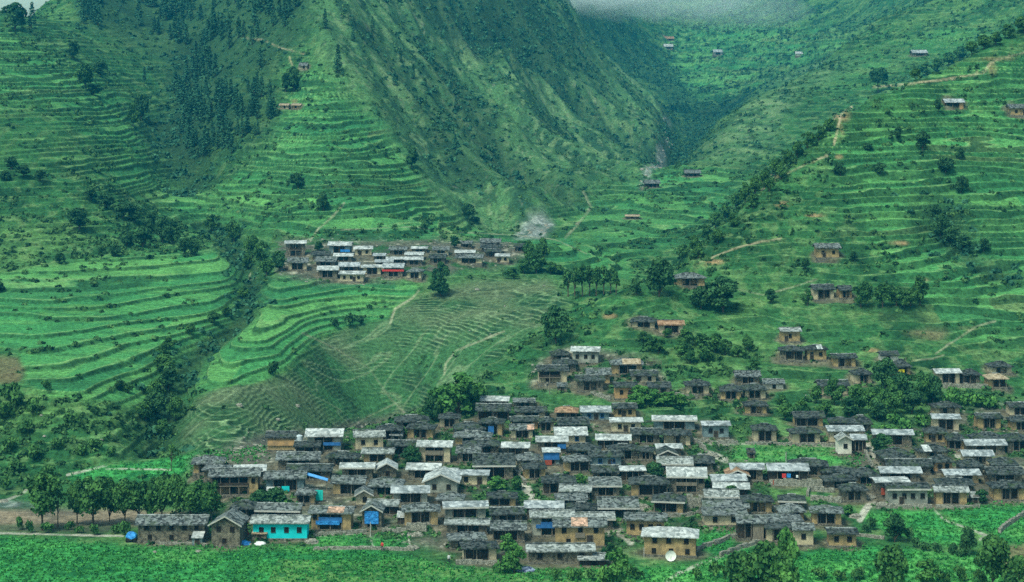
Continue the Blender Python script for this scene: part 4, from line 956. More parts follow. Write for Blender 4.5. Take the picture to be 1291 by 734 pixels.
# ---- upper cluster
Z2 = 'upper'
Hs(720, 758, 436.5, 443.5, 459, G, 'metal', 'grey', 'S', 'the tall grey plastered house', 'tall grey plastered house with a white metal roof and three dark windows on the slope', nw=(3, 2), yaw=-6, zone=Z2)
Hs(694, 719, 441, 448, 456, 'hip', 'dark', 'stone', 'V', zone=Z2)
Hs(696, 729, 452, 459.5, 471, 'hip', 'dark', 'stone', 'R', zone=Z2)
Hs(676, 717, 460.5, 468, 485, G, 'dark', 'tan', 'R', zone=Z2)
Hs(738, 771, 464.5, 472.5, 485, G, 'slate', 'mud', 'R', zone=Z2)
Hs(725, 763, 473, 480.5, 494, G, 'dark', 'stone', 'V', zone=Z2)
Hs(769, 812.5, 452, 460, 473, 'hip', 'slate', 'mud', 'V', 'the half tan half grey hip roof', 'hip-roofed house whose roof is half grey and half tan', patch=(.36, .9, 'tan'), zone=Z2)
Hs(794, 830, 467, 474, 482, G, 'dark', 'tan', 'P', zone=Z2)
Hs(773, 804, 482, 488.5, 504, G, 'dark', 'orange', 'P', zone=Z2)
Hs(816, 846.5, 482, 489, 497, G, 'dark', 'tan', 'P', zone=Z2)
Hs(863, 896.5, 479, 486.5, 498, 'hip', 'dark', 'tan', 'V', zone=Z2)
Hs(795.5, 829, 399, 406, 413, 'hip', 'dark', 'tan', 'V', zone=Z2)
Hs(829, 863.5, 403.5, 410, 421, G, 'rust', 'tan', 'V', 'the rusty roof on the slope', 'small house with a rusty brown roof, alone with one slate house on the upper slope', zone=Z2)
Hs(848, 890, 344, 351, 362, 'hip', 'slate', 'mud', 'V', None, 'tan house with a grey slate roof on the ridge crest behind the dark round trees', zone='hill')
Hs(983, 1010.5, 413, 418, 432, G, 'pale', 'mud', 'P', 'the lone ochre house', 'lone ochre house with a thin pale roof standing on the terraced slope', zone='hill', nw=(1, 1))
Hs(982, 1016, 436, 442.5, 456, 'hip', 'dark', 'stone', 'L', zone='hill')
Hs(1015, 1044, 434.5, 441, 455, 'hip', 'dark', 'mud', 'P', zone='hill', patch=(.5, .75, 'metal'))
Hs(1048, 1081, 446, 451.5, 464, G, 'dark', 'mud', 'V', zone='hill')
Hs(1075, 1100, 464.5, 472.5, 485, 'hip', 'dark', 'tan', 'V', zone='hill')
Hs(1030, 1071, 479, 487, 499, G, 'dark', 'tan', 'V', zone='hill')
Hs(1109, 1134, 443, 448.5, 457, G, 'dark', 'white', 'S', zone='hill', nw=(1, 0))
Hs(1128, 1148, 453, 463, 476, 'hip', 'dark', 'mud', 'R', None, 'small dark slate house with a bright yellow panel beside the dense trees', zone='hill', front=[(.05, .5, .45, .75, YELL, 'yellow_panel')])
Hs(1177.5, 1212, 464.5, 471, 486, G, 'metal', 'tan', 'V', 'the white roof on the right slope', 'white roofed house with a tan front and gallery alone on the right slope', zone='hill', rail='g')
Hs(1212, 1237, 465.5, 473, 485, 'hip', 'dark', 'stone', 'R', zone='hill')
Hs(1247, 1277, 455.5, 463, 472, 'hip', 'dark', 'tan', 'V', zone='hill')
Hs(1244, 1271, 470.5, 478, 490, 'hip', 'tan', 'mud', 'L', zone='hill')
Hs(1027, 1060, 307, 313, 326, G, 'slate', 'mud', 'P', None, 'ochre house with a grey slate roof standing alone in the middle of the right hillside', zone='hill')
Hs(1023.5, 1053, 358.5, 365.5, 379, G, 'dark', 'tan', 'V', 'the dark-roofed hillside house', 'dark slate house with pale walls left of the row of round trees on the hillside', zone='hill')
Hs(1057, 1075, 360, 366.5, 377, G, 'dark', 'mud', 'V', zone='hill')
Hs(1191, 1217, 124.5, 129.5, 139, G, 'bluemetal', 'orange', 'R', None, 'small house with a bluish white roof and orange wall high on the right hill', zone='hill')
Hs(1272, 1300, 131.5, 136.5, 146.5, G, 'slate', 'mud', 'P', None, 'ochre house cut by the right edge of the photo high on the right hill', zone='hill')
Hs(1150, 1170, 63, 67, 71, G, 'bluemetal', 'stone', 'V', None, 'tiny bluish roofed house on the far slope beyond the right hill crest', zone='far')
Hs(863, 884, 214, 218.5, 223, G, 'slate', 'wood', 'V', None, 'tiny dark house in the valley terraces near the river, upper of the two', zone='far')
Hs(812, 832.5, 227, 231.5, 237, G, 'slate', 'wood', 'V', None, 'tiny dark house in the valley terraces near the river, lower of the two', zone='far')
Hs(837, 849, 55.5, 59, 62.5, G, 'metal', 'stone', 'V', None, 'tiny white-roofed house on the far misty slope, highest on the left', zone='far')
Hs(836, 850, 46, 49, 51.5, G, 'rust', 'stone', 'V', None, 'tiny brownish house just above the white-roofed one on the far misty slope', zone='far')
Hs(1003, 1012.5, 65, 68, 70.5, G, 'metal', 'white', 'S', None, 'tiny white house beside the far green terrace, left of the ridge line', zone='far', nw=(0, 0))
Hs(899, 911, 62.5, 66, 69.5, G, 'bluemetal', 'grey', 'V', None, 'tiny pale roofed house between the two other far slope houses', zone='far')
Hs(376.5, 388, 79, 83, 88.5, G, 'slate', 'tan', 'S', None, 'tiny pale house on top of the terraced spur beside the trees', zone='far', nw=(1, 0))
Hs(352, 365, 130.5, 133, 138, G, 'tan', 'tan', 'S', None, 'low tan hut on the terraced spur, left one of two', zone='far', nw=(1, 0))
Hs(367, 380, 130.5, 133, 138, G, 'tan', 'mud', 'S', None, 'low tan hut on the terraced spur, right one of two', zone='far', nw=(1, 0))
Hs(788, 807, 270.5, 273, 276, G, 'tan', 'stone', 'S', None, 'low tan shed among the green terraces beyond the river bed', zone='far', nw=(1, 0))
# ---- the small village on the plateau
Z3 = 'hamlet'
for a in [(358, 386, 303, 307.5, 324, G, 'metal', 'stone', 'V', 'the hamlet left end house', 'tall three-level house with a white roof at the left end of the distant hamlet'),
          (361, 388, 325, 331.5, 341, G, 'slate', 'tan', 'V'), (413, 444, 304.5, 310, 321, G, 'metal', 'cyan', 'V', 'the blue hamlet house', 'blue fronted house with a pale roof in the distant hamlet'),
          (445, 470, 310, 314.5, 323, G, 'metal', 'tan', 'P'), (392, 416, 317, 321.5, 327, G, 'dark', 'stone', 'V'), (420, 446, 319, 323.5, 330, G, 'metal', 'stone', 'V'),
          (397, 425, 323.5, 330, 337, G, 'slate', 'stone', 'V'), (399, 427, 335, 341, 351, G, 'metal', 'stone', 'V'), (427, 461, 341.5, 346, 356, G, 'metal', 'tan', 'P', 'the lowest white-roofed hamlet house', 'low tan house with a white roof, lowest of the distant hamlet'),
          (426, 454, 330.5, 336.5, 344, G, 'bluemetal', 'stone', 'V'), (455, 482, 333.5, 337.5, 347, G, 'metal', 'tan', 'V'), (482, 510, 331.5, 338, 350, G, 'bluemetal', 'stone', 'V', 'the hamlet house with the red eave', 'hamlet house with a bright red eave line under its bluish roof'),
          (513, 534, 337.5, 343, 352, 'hip', 'slate', 'tan', 'V'), (490, 514, 311, 315.5, 322, G, 'slate', 'stone', 'V'), (486, 511, 323.5, 327.5, 333, G, 'metal', 'stone', 'V'), (510, 535, 317.5, 322, 328, G, 'metal', 'stone', 'V'),
          (510, 534, 323.5, 328, 335, G, 'metal', 'stone', 'V'), (518, 540, 310.5, 314, 319, G, 'metal', 'stone', 'V'), (545, 567, 311, 315.5, 322, G, 'slate', 'tan', 'V'), (541, 563, 320, 325.5, 333, G, 'dark', 'stone', 'V'),
          (573, 600, 315, 319, 325, G, 'metal', 'stone', 'V'), (574, 610, 320.5, 325.5, 333, G, 'slate', 'tan', 'V'), (605, 632, 301, 306, 312, G, 'slate', 'stone', 'V', 'the hamlet right end house', 'grey slate house, highest at the right end of the distant hamlet'),
          (605, 633, 308, 312.5, 319, G, 'dark', 'stone', 'V'), (610, 632, 313.5, 318, 325, G, 'dark', 'stone', 'V'), (624, 643.5, 319.5, 323.5, 332, G, 'metal', 'tan', 'P'), (648, 667, 307.5, 311.5, 318, G, 'dark', 'stone', 'V', None, 'small dark house set apart at the far right of the distant hamlet'),
          (580, 596, 304, 307.5, 312, G, 'slate', 'stone', 'V'), (472, 496, 327, 331, 338, G, 'bluemetal', 'stone', 'V'), (470, 487, 319, 323, 328, G, 'bluemetal', 'stone', 'V')]:
    fr = None; kw = {}
    if len(a) > 9 and a[9] and 'blue hamlet' in a[9]: kw = dict(rail='b', wk='b', front=[(.55, 1.0, .30, .55, TARPB, 'blue_tarpaulin')])
    if len(a) > 9 and a[9] and 'red eave' in a[9]: kw = dict(front=[(-.08, 1.08, .62, .82, CLOTHR, 'red_eave')])
    Hs(*a, zone=Z3, **kw)

# trodden earth round every house, then the ground itself
for h in HOUSES:
    hx_, hy_ = h['o'].location.x, h['o'].location.y; rx_, ry_ = h['hx'] + 1.6, h['hy'] + 2.2
    i0, i1 = np.searchsorted(us, [UC + (hx_ - rx_ * 1.6) / hy_ * F, UC + (hx_ + rx_ * 1.6) / hy_ * F]); k0, k1 = np.searchsorted(lds, [math.log(hy_ - ry_ * 1.6), math.log(hy_ + ry_ * 1.6)])
    sl_ = (slice(i0, i1), slice(k0, k1)); q = np.hypot((X[sl_] - hx_) / rx_, (Y[sl_] - hy_) / ry_) + .25 * N2[sl_]
    w = ((1 - smooth(.75, 1.25, q)) * .85)[..., None]; C[sl_] = C[sl_] * (1 - w) + np.array((0.105, 0.098, 0.070), np.float32) * (1 + .5 * N3[sl_][..., None]) * w
ground_piece('terraced_ground', 0, KSPLIT, 'terraced green ground of the valley with fields, paths and village earth', 'ground')
ground_piece('mountain_slopes', KSPLIT, NR - 1, 'steep green mountain slopes rising behind the valley', 'hills')


# ---- labels: each house is told from its neighbours by a landmark house next to it
RANK = ['nearest', 'second nearest', 'third nearest', 'fourth nearest', 'fifth nearest', 'sixth nearest', 'seventh nearest', 'eighth nearest']
def sector(dx, dy):
    a = math.degrees(math.atan2(-dy, dx)) % 360
    return ['right of', 'above right of', 'above', 'above left of', 'left of', 'below left of', 'below', 'below right of'][int(((a + 22.5) % 360) // 45)]
LM = [h for h in HOUSES if h['key']]
GROUPS = {'village': 'houses of the big village', 'upper': 'houses on the slope above the village', 'hill': 'houses scattered over the right hillside', 'hamlet': 'houses of the distant hamlet', 'far': 'tiny far-off houses'}
seen = set()
for h in HOUSES:
    lab = h['label']
    if not lab:
        cands = []
        for L_ in LM:
            if (L_['zone'] == 'hamlet') != (h['zone'] == 'hamlet'): continue
            sec = sector(h['u'] - L_['u'], (h['v'] - L_['v']) * 1.6)
            ds = sorted((math.hypot(q['u'] - L_['u'], (q['v'] - L_['v']) * 1.6), i) for i, q in enumerate(HOUSES) if q is not L_ and sector(q['u'] - L_['u'], (q['v'] - L_['v']) * 1.6) == sec)
            r = [i for _, i in ds].index(HOUSES.index(h)); dist = math.hypot(h['u'] - L_['u'], h['v'] - L_['v'])
            cands.append((dist * (1 + 0.35 * r), r, sec, L_['key']))
        for _, r, sec, key in sorted(cands):
            shape = {'hip': 'hipped', 'gable': '', 'gfront': 'gable-fronted', 'shed': ''}[h['roof']]
            lab = ' '.join(f"{ROOFWORD[h['rc']]} roofed {shape} house {RANK[min(r, 7)]} {sec} {key}".split())
            if len(lab.split()) > 16: lab = ' '.join(f"{ROOFWORD[h['rc']]} roofed house {RANK[min(r, 7)]} {sec} {key}".split())
            if lab not in seen and len(lab.split()) <= 16: break
    seen.add(lab)
    tag(h['o'], lab, 'house', GROUPS[h['zone']])
for h in HOUSES:
    if len(h['o']['label'].split()) > 16: print('LONG', h['o']['label'])
print('houses', len(HOUSES), 'labels', len(seen))
# ------------------------------------------------------------------ plants
def leaf_mat(name, dark, light, scale=0.35):
    m = bpy.data.materials.new(name); m.use_nodes = True; nt = m.node_tree; b = nt.nodes['Principled BSDF']
    b.inputs['Roughness'].default_value = 0.75; b.inputs['Specular IOR Level'].default_value = 0.05
    gi = nt.nodes.new('ShaderNodeNewGeometry'); at = nt.nodes.new('ShaderNodeAttribute'); at.attribute_name = 'leaf'
    nz = nt.nodes.new('ShaderNodeTexNoise'); nz.inputs['Scale'].default_value = scale; nz.inputs['Detail'].default_value = 3
    nt.links.new(gi.outputs['Position'], nz.inputs[0])
    ad = nt.nodes.new('ShaderNodeMath'); ad.operation = 'MULTIPLY_ADD'; ad.inputs[1].default_value = 0.75
    nt.links.new(at.outputs['Fac'], ad.inputs[0]); nt.links.new(nz.outputs[0], ad.inputs[2])
    mr = nt.nodes.new('ShaderNodeMapRange'); mr.inputs[1].default_value = 0.45; mr.inputs[2].default_value = 1.2
    nt.links.new(ad.outputs[0], mr.inputs[0])
    mx = nt.nodes.new('ShaderNodeMix'); mx.data_type = 'RGBA'; nt.links.new(mr.outputs[0], mx.inputs[0]); mx.inputs[6].default_value = (*dark, 1); mx.inputs[7].default_value = (*light, 1)
    nt.links.new(mx.outputs[2], b.inputs['Base Color'])
    return m
LEAF = {'mid': leaf_mat('broad_leaves', (0.014, 0.055, 0.018), (0.065, 0.165, 0.042)), 'dark': leaf_mat('dark_leaves', (0.010, 0.042, 0.018), (0.046, 0.125, 0.044)),
        'bright': leaf_mat('bright_leaves', (0.024, 0.090, 0.022), (0.085, 0.215, 0.050)), 'pine': leaf_mat('pine_needles', (0.014, 0.060, 0.036), (0.046, 0.140, 0.075)),
        'scrub': leaf_mat('scrub_leaves', (0.010, 0.042, 0.016), (0.070, 0.160, 0.050), 0.12), 'crop': leaf_mat('crop_leaves', (0.016, 0.105, 0.026), (0.052, 0.240, 0.050), 0.25)}
BARK = mat('grey_brown_bark', (0.10, 0.085, 0.06), scale=2.5, color2=(0.05, 0.04, 0.03))

def leaf_quads(c, nrm, size, r_):
    """quads centred on c (n,3), loosely facing nrm"""
    n_ = len(c); a = r_.normal(size=(n_, 3)); nn = nrm + 0.65 * r_.normal(size=(n_, 3)); nn /= np.linalg.norm(nn, axis=1, keepdims=True) + 1e-9
    t = np.cross(nn, a); t /= np.linalg.norm(t, axis=1, keepdims=True) + 1e-9; b = np.cross(nn, t)
    s = (size * r_.uniform(.6, 1.3, n_))[:, None]; s2 = s * r_.uniform(.5, .9, n_)[:, None]
    q = np.stack([c - t * s - b * s2 * .6, c + t * s * .5 - b * s2, c + t * s + b * s2 * .5, c - t * s * .4 + b * s2], 1)
    return q.reshape(-1, 3)
def crown(lobes, per, size, r_, hole=0.12):
    """lobes: (x,y,z,rx,rz,brightness)"""
    V_, L_ = [], []
    for (x, y, z, rx, rz, br) in lobes:
        n_ = int(per * (rx * rx + rx * rz) / 2); d_ = r_.normal(size=(n_, 3)); d_ /= np.linalg.norm(d_, axis=1, keepdims=True)
        d_[:, 2] = np.where(d_[:, 2] < -.55, -d_[:, 2], d_[:, 2])
        rad = r_.uniform(.62, 1.08, n_)[:, None]
        c = np.array([x, y, z]) + d_ * rad * np.array([rx, rx, rz])
        V_.append(leaf_quads(c, d_, size, r_)); L_.append(np.clip(br + r_.normal(0, .15, n_) + .18 * d_[:, 2] * 0, 0, 1))
    return np.concatenate(V_), np.concatenate(L_)
def leaf_mesh(name, V_, L_, m):
    f = np.arange(len(V_)).reshape(-1, 4); me = mesh_np(name, V_, f, m)
    a = me.attributes.new('leaf', 'FLOAT', 'FACE'); a.data.foreach_set('value', L_.astype(np.float32)); return me
def trunk_mesh(name, h, r0, limbs, lean=0.0):
    mb = MB(); x = 0; pts = [(0, 0, -0.6)]
    for i in range(1, 5): x += lean * h * .05 + random.uniform(-.03, .03) * h; pts.append((x, random.uniform(-.02, .02) * h, h * i / 4))
    for i in range(4): mb.tube(pts[i], pts[i + 1], r0 * (1 - i * .2), r0 * (.8 - i * .2) + .01, 6)
    for (sx, sy, sz, ex, ey, ez) in limbs: mb.tube((sx, sy, sz), (ex, ey, ez), r0 * .5, r0 * .15, 5)
    return mb.mesh(name, BARK)
TREES = {}
def make_broad(key, n_l, wide, low, leafm, seed, size=0.30, per=100, trunk_h=.45, gaps=.0):
    """unit tree 7 m tall, crown about `wide` metres across, starting at height `low`"""
    r_ = np.random.default_rng(seed); lobes = []
    for i in range(n_l):
        t = (i + .5) / n_l; z = low + (7 - low) * (0.12 + .78 * t); env = math.sin(math.pi * min(1, (0.16 + .80 * t))) ** .7
        a = r_.uniform(0, 6.28); rr_ = wide / 2 * env * r_.uniform(.25, .85); s = wide * r_.uniform(.13, .24) * (.75 + .4 * env)
        lobes.append((rr_ * math.cos(a), rr_ * math.sin(a), min(z, 7 - s * .75), s, s * r_.uniform(.7, 1.0), r_.uniform(.05, .75)))
    V_, L_ = crown(lobes, per, size, r_)
    limbs = [(0, 0, low * .8, l[0] * .8, l[1] * .8, l[2]) for l in lobes[:7]]
    TREES[key] = (leaf_mesh('crown', V_, L_, LEAF[leafm]), trunk_mesh('trunk', 7 * .75, .17, limbs), 7.0, wide)
for i in range(4): make_broad(('round', i), 15, 6.2, 1.0, 'mid', 200 + i)
for i in range(3): make_broad(('willow', i), 20, 5.6, 1.9, 'mid', 220 + i, .24, 120)
for i in range(3): make_broad(('dark', i), 16, 5.8, .8, 'dark', 240 + i)
for i in range(3): make_broad(('slim', i), 12, 3.0, 2.4, 'mid', 260 + i, .26, 120)
for i in range(3): make_broad(('bright', i), 15, 5.2, .4, 'bright', 280 + i, .34, 105)
for i in range(2): make_broad(('sparse', i), 8, 5.0, 2.8, 'mid', 300 + i, .26, 45)
make_broad(('umbrella', 0), 12, 7.4, 3.2, 'dark', 321, .4, 100)
for i in range(4):
    r_ = np.random.default_rng(340 + i); Vl, Ll = [], []
    for z in np.arange(1.6, 9.8, .42):
        R_ = 1.55 * (1 - (z / 10.2) ** 1.5) + .15; nb = int(7 + R_ * 9)
        a = r_.uniform(0, 6.28, nb); rad = R_ * r_.uniform(.35, 1.1, nb)
        c = np.stack([rad * np.cos(a), rad * np.sin(a), z - .25 * rad + r_.normal(0, .12, nb)], 1)
        nrm = np.stack([np.cos(a) * .5, np.sin(a) * .5, np.ones(nb)], 1); Vl.append(leaf_quads(c, nrm, .36, r_)); Ll.append(np.clip(r_.normal(.35, .22, nb), 0, 1))
    TREES[('pine', i)] = (leaf_mesh('crown', np.concatenate(Vl), np.concatenate(Ll), LEAF['pine']), trunk_mesh('trunk', 9.3, .15, []), 10.0, 3.4)
for i in range(4):          # low bushes, no trunk
    r_ = np.random.default_rng(360 + i); lobes = [(r_.uniform(-.9, .9), r_.uniform(-.7, .7), r_.uniform(.5, 1.3), r_.uniform(.5, .9), r_.uniform(.45, .8), r_.uniform(.0, .8)) for _ in range(7)]
    V_, L_ = crown(lobes, 80, .24, r_); 
    for lm in ('mid', 'dark', 'bright'): TREES[('bush_' + lm, i)] = (leaf_mesh('bush', V_, L_, LEAF[lm]), None, 2.0, 3.4)
NAMES = {'round': 'broadleaf_tree', 'willow': 'willow_tree', 'dark': 'dark_evergreen_tree', 'slim': 'slim_tree', 'bright': 'bright_leafy_tree', 'sparse': 'sparse_tree', 'umbrella': 'umbrella_shaped_tree', 'pine': 'pine_tree', 'bush_mid': 'bush', 'bush_dark': 'bush', 'bush_bright': 'bush'}
def plant(kind, u, top, base, w, label, group=None, cat=None, dmin=0):
    vs = [k for k in TREES if k[0] == kind]; c, t, H_, W_ = TREES[random.choice(vs)]
    d = ground_at(u, base, dmin); x = (u - UC) / F * d; z = min((VH - base) / F * d, ground_z(x, d)) - .05
    h = max((VH - top) / F * d - z, .6); sx = w * d / F / W_
    cat = cat or ('bush' if 'bush' in kind else 'tree')
    if t is None:
        o = link(NAMES[kind], c); 
    else:
        o = empty(NAMES[kind], (0, 0, 0)); a = link('crown', c, o); b = link('trunk', t, o)
    o.location = (x, d, z); o.rotation_euler = (0, 0, random.uniform(0, 6.28)); o.scale = (sx * random.uniform(.93, 1.07), sx, h / H_)
    tag(o, label, cat, group); return o
T = plant
# row of trees by the gravel bank, lower left
T('willow', 53, 596, 669, 50, 'leftmost big leafy tree of the row by the gravel bank')
T('sparse', 73, 612, 665, 26, 'thin tree right beside the leftmost big tree of the row')
T('willow', 97, 606, 661, 30, 'second full-crowned tree of the gravel bank row from the left')
T('willow', 117, 602, 663, 52, 'broad tree with several stems in the middle of the gravel bank row')
for i, (u, tp, b, w) in enumerate([(141, 606, 660, 30), (158, 603, 659, 32), (174, 604, 658, 32), (190, 601, 657, 34), (206, 604, 657, 32), (222, 602, 656, 34), (238, 604, 655, 32), (252, 603, 655, 30), (268, 605, 660, 30)]):
    T('willow' if i % 3 else 'round', u + (i * 37 % 7) - 3, tp + (i * 53 % 11) - 4, b - 2 + (i * 29 % 6), w + (i * 17 % 12) - 3, 'crowded leafy tree in the dense row behind the long stone house', 'trees crowded behind the long stone house')
for u, tp, b, w in [(25, 650, 668, 14), (40, 655, 672, 16), (60, 658, 672, 18), (88, 656, 668, 14), (122, 660, 674, 20), (147, 660, 673, 22), (158, 655, 675, 16), (100, 660, 672, 14)]:
    T('bush_mid', u, tp, b, w, 'low bush at the foot of the gravel bank tree row', 'bushes under the gravel bank trees')
T('sparse', 216, 560, 593, 20, 'small bare looking tree on the pale path above the tree row')
# lower right trees
T('bright', 993, 664, 752, 34, 'tall bright green pointed tree at the bottom edge right of centre')
T('round', 963, 682, 765, 52, 'big dark round tree left of the tall pointed tree at the bottom edge')
T('round', 930, 694, 762, 44, 'round tree leftmost of the clump at the bottom edge right of centre')
T('bright', 985, 706, 770, 40, 'low leafy tree in front of the tall pointed tree at the bottom')
T('bright', 776, 690, 742, 32, 'bamboo-like bright tree at the bottom edge below the pale-roofed shed')
T('bush_bright', 766, 712, 738, 30, 'bright bush at the foot of the bamboo-like tree')
T('dark', 1128, 649, 684, 31, 'dark round tree standing between the two lower right fields')
T('round', 1123, 686, 752, 46, 'large leafy tree at the bottom edge left of the small one')
T('bright', 1168, 704, 742, 30, 'small leafy tree at the bottom edge between two larger ones')
T('dark', 1219, 664, 700, 22, 'narrow dark tree at the right end of the lower right field')
T('willow', 1252, 676, 748, 48, 'large drooping tree near the lower right corner')
T('round', 1285, 700, 760, 40, 'leafy tree in the very lower right corner')
T('bright', 648, 684, 722, 28, 'leafy green tree in front of the grey-roofed houses at the bottom middle')
T('bush_bright', 636, 700, 722, 30, 'wide bright bush left of the leafy tree at the bottom middle')
T('bright', 640, 672, 698, 22, 'small tree against the wall of the grey-roofed house left of the blue shop')
T('dark', 769, 684, 700, 14, 'small dark tree beside the big ochre house corner')
for u, tp, b, w in [(1152, 676, 690, 18), (1166, 680, 694, 16), (1185, 684, 696, 22), (1200, 682, 698, 18), (1146, 664, 682, 14), (1214, 690, 702, 18), (1100, 650, 668, 16), (1092, 660, 672, 12)]:
    T('bush_dark', u, tp, b, w, 'dark bush in the hedge between the two lower right fields', 'hedge bushes of the lower right fields')
for u, tp, b, w in [(1080, 712, 730, 26), (1060, 716, 732, 22), (1035, 716, 731, 24), (1190, 716, 735, 26), (1215, 712, 733, 26), (1235, 715, 735, 20), (700, 714, 732, 20), (725, 716, 732, 20), (800, 712, 730, 26), (745, 716, 731, 16), (900, 708, 728, 24), (880, 716, 732, 18)]:
    T('bush_mid', u, tp, b, w, 'low bush along the bottom edge of the photo', 'bushes along the bottom edge')
# trees in and round the village
T('bright', 731, 597, 611, 17, 'small bright green round tree between the central roofs')
T('dark', 827, 583, 603, 24, 'dark round tree left of the large white roof with a balcony')
T('bright', 628, 600, 618, 22, 'bright bushy tree right of the white-edged gable house')
T('mid' if False else 'round', 651, 600, 617, 20, 'small round tree beside the pale village lane')
T('dark', 521, 563, 585, 26, 'dark leafy tree left of the white-roofed house with tan wings')
T('dark', 350, 616, 637, 36, 'dark bushy tree below the house with turquoise lower boards')
T('dark', 330, 618, 636, 26, 'dark bushy tree right of the house with the white awning')
T('bush_mid', 368, 626, 645, 26, 'green bush left of the turquoise hanging cloth')
T('bright', 578, 468, 524, 52, 'big bright green leafy tree above the village left of the highest white roof')
T('bright', 556, 486, 528, 34, 'bright leafy tree at the upper village edge, left one of the clump')
T('dark', 545, 500, 532, 22, 'dark narrow tree beside the bright leafy clump above the village')
T('bright', 600, 482, 512, 30, 'bright leafy tree touching the highest white roof of the centre')
T('bush_bright', 512, 538, 549, 16, 'small bush between the upper left roofs')
T('dark', 1125, 578, 580, 10, 'tiny dark tree among the roofs of the right village part') if False else None
T('dark', 1112, 547, 574, 26, 'dark tree leaning over the white-roofed row right of the cream gable tower')
T('round', 921, 612, 630, 22, 'leafy tree between the pale stacked roofs and the wall right of them')
T('bright', 1069, 636, 650, 16, 'bright bush-like tree on the lane corner near the free-standing hip-roofed house')
T('round', 1034, 630, 642, 22, 'low round tree behind the free-standing hip-roofed house')
T('dark', 1238, 618, 634, 22, 'dark tree between the two rightmost lower houses')
T('round', 1052, 476, 510, 28, 'round green tree in front of two dark roofs left of the dense wood')
T('round', 1029, 486, 508, 20, 'smaller round tree left of the round one on the slope')
T('dark', 1116, 452, 492, 34, 'tall dark tree in front of the whitewashed hillside house')
T('round', 1082, 484, 522, 26, 'round tree at the left end of the dense clump')
for u, tp, b, w, k in [(1100, 488, 522, 28, 'round'), (1122, 478, 516, 30, 'round'), (1140, 470, 512, 32, 'dark'), (1160, 468, 510, 32, 'round'), (1176, 472, 508, 26, 'dark'), (1150, 490, 522, 30, 'dark'), (1128, 494, 526, 28, 'round'), (1105, 505, 530, 26, 'dark'), (1070, 500, 526, 24, 'dark')]:
    T(k, u, tp, b, w, 'crowded leafy tree of the dense clump above the right village part', 'dense clump of trees above the right village')
for u, tp, b, w in [(1195, 494, 512, 26), (1215, 494, 512, 26), (1235, 496, 514, 28), (1250, 498, 514, 20), (1205, 486, 502, 20), (1120, 535, 545, 30), (1145, 528, 541, 30), (1160, 522, 538, 22), (1130, 520, 534, 26), (1225, 520, 530, 12), (1165, 545, 552, 12)]:
    T('bush_bright', u, tp, b, w, 'bright green bush in the overgrown strip above the right village roofs', 'bushes of the overgrown strip on the right')
for u, tp, b, w in [(808, 485, 508, 26), (826, 490, 512, 26), (845, 493, 512, 24), (800, 496, 515, 26), (858, 496, 512, 16)]:
    T('bright', u, tp, b, w, 'leafy tree of the clump below the upper small houses', 'clump of leafy trees below the upper houses')
for u, tp, b, w in [(866, 415, 436, 26), (884, 420, 440, 26), (902, 420, 444, 24), (860, 432, 450, 26), (892, 436, 456, 26), (870, 442, 458, 22), (915, 428, 448, 20), (930, 436, 450, 20), (822, 424, 442, 26), (812, 418, 430, 18), (842, 414, 426, 12), (830, 432, 446, 18), (943, 424, 442, 16), (990, 508, 530, 24), (1015, 500, 528, 26), (1040, 505, 528, 24), (985, 498, 514, 16), (950, 452, 466, 14), (1010, 512, 530, 16)]:
    T('round', u, tp, b, w, 'bushy tree on the overgrown slope between the upper houses and the lone ochre house', 'bushy trees on the overgrown middle slope')
for u, tp, b, w in [(1092, 355, 385, 20), (1085, 358, 388, 24), (1113, 357, 388, 26), (1130, 362, 386, 22), (1160, 347, 385, 26), (1140, 366, 388, 20), (1148, 362, 386, 18)]:
    T('round', u, tp, b, w, 'round tree of the loose row right of the dark-roofed hillside house', 'loose row of round trees on the right hillside')
T('round', 1018, 365, 386, 14, 'small tree left of the dark-roofed hillside house')
T('dark', 972, 364, 382, 16, 'small dark tree on the slope left of the hillside path')
T('dark', 912, 350, 394, 46, 'broad dark round tree on the slope below the ridge crest')
T('dark', 884, 362, 390, 26, 'dark tree left beside the broad dark round tree')
T('dark', 831, 324, 374, 38, 'tall dark spreading tree on the ridge crest left of the crest house')
T('dark', 802, 352, 372, 18, 'small dark tree on the ridge left of the tall spreading tree')
T('dark', 701, 386, 434, 33, 'tall dark tree standing alone on the bright green ridge')
for i, (u, tp, b, w) in enumerate([(716, 338, 374, 15), (725, 335, 375, 15), (734, 332, 374, 16), (743, 334, 373, 14), (752, 335, 373, 15), (761, 334, 372, 16), (770, 336, 371, 14), (777, 342, 371, 12)]):
    T('slim', u, tp, b, w, 'slim tree with a bare stem in the small copse on the ridge', 'small copse of slim trees on the ridge')
T('dark', 557, 331, 373, 22, 'dark forked tree below the hamlet at the top of the grazed slope')
T('dark', 556, 350, 374, 26, 'dark bushy lower tree right under the forked one below the hamlet')
for u, tp, b, w in [(668, 303, 338, 16), (684, 300, 334, 18), (676, 318, 345, 24), (660, 326, 345, 22), (694, 330, 345, 18), (648, 338, 352, 22), (705, 334, 346, 18)]:
    T('round', u, tp, b, w, 'tree of the tall clump right of the hamlet', 'tall clump of trees right of the hamlet')
T('dark', 573, 297, 313, 14, 'dark round tree among the right hamlet roofs')
T('dark', 401, 304, 317, 12, 'dark round bush-like tree among the left hamlet roofs')
T('dark', 590, 256, 277, 18, 'dark tree on the terrace edge above the hamlet')
T('bush_dark', 602, 272, 281, 16, 'dark bush right of the tree above the hamlet')
T('dark', 519, 184, 212, 19, 'dark tree alone at the edge of the terraced spur')
T('dark', 408, 242, 266, 18, 'dark round tree low on the terraced spur')
T('dark', 376, 218, 237, 20, 'dark round tree on the middle terraces of the spur')
T('dark', 371, 84, 116, 20, 'tall dark tree beside the tiny house on top of the spur')
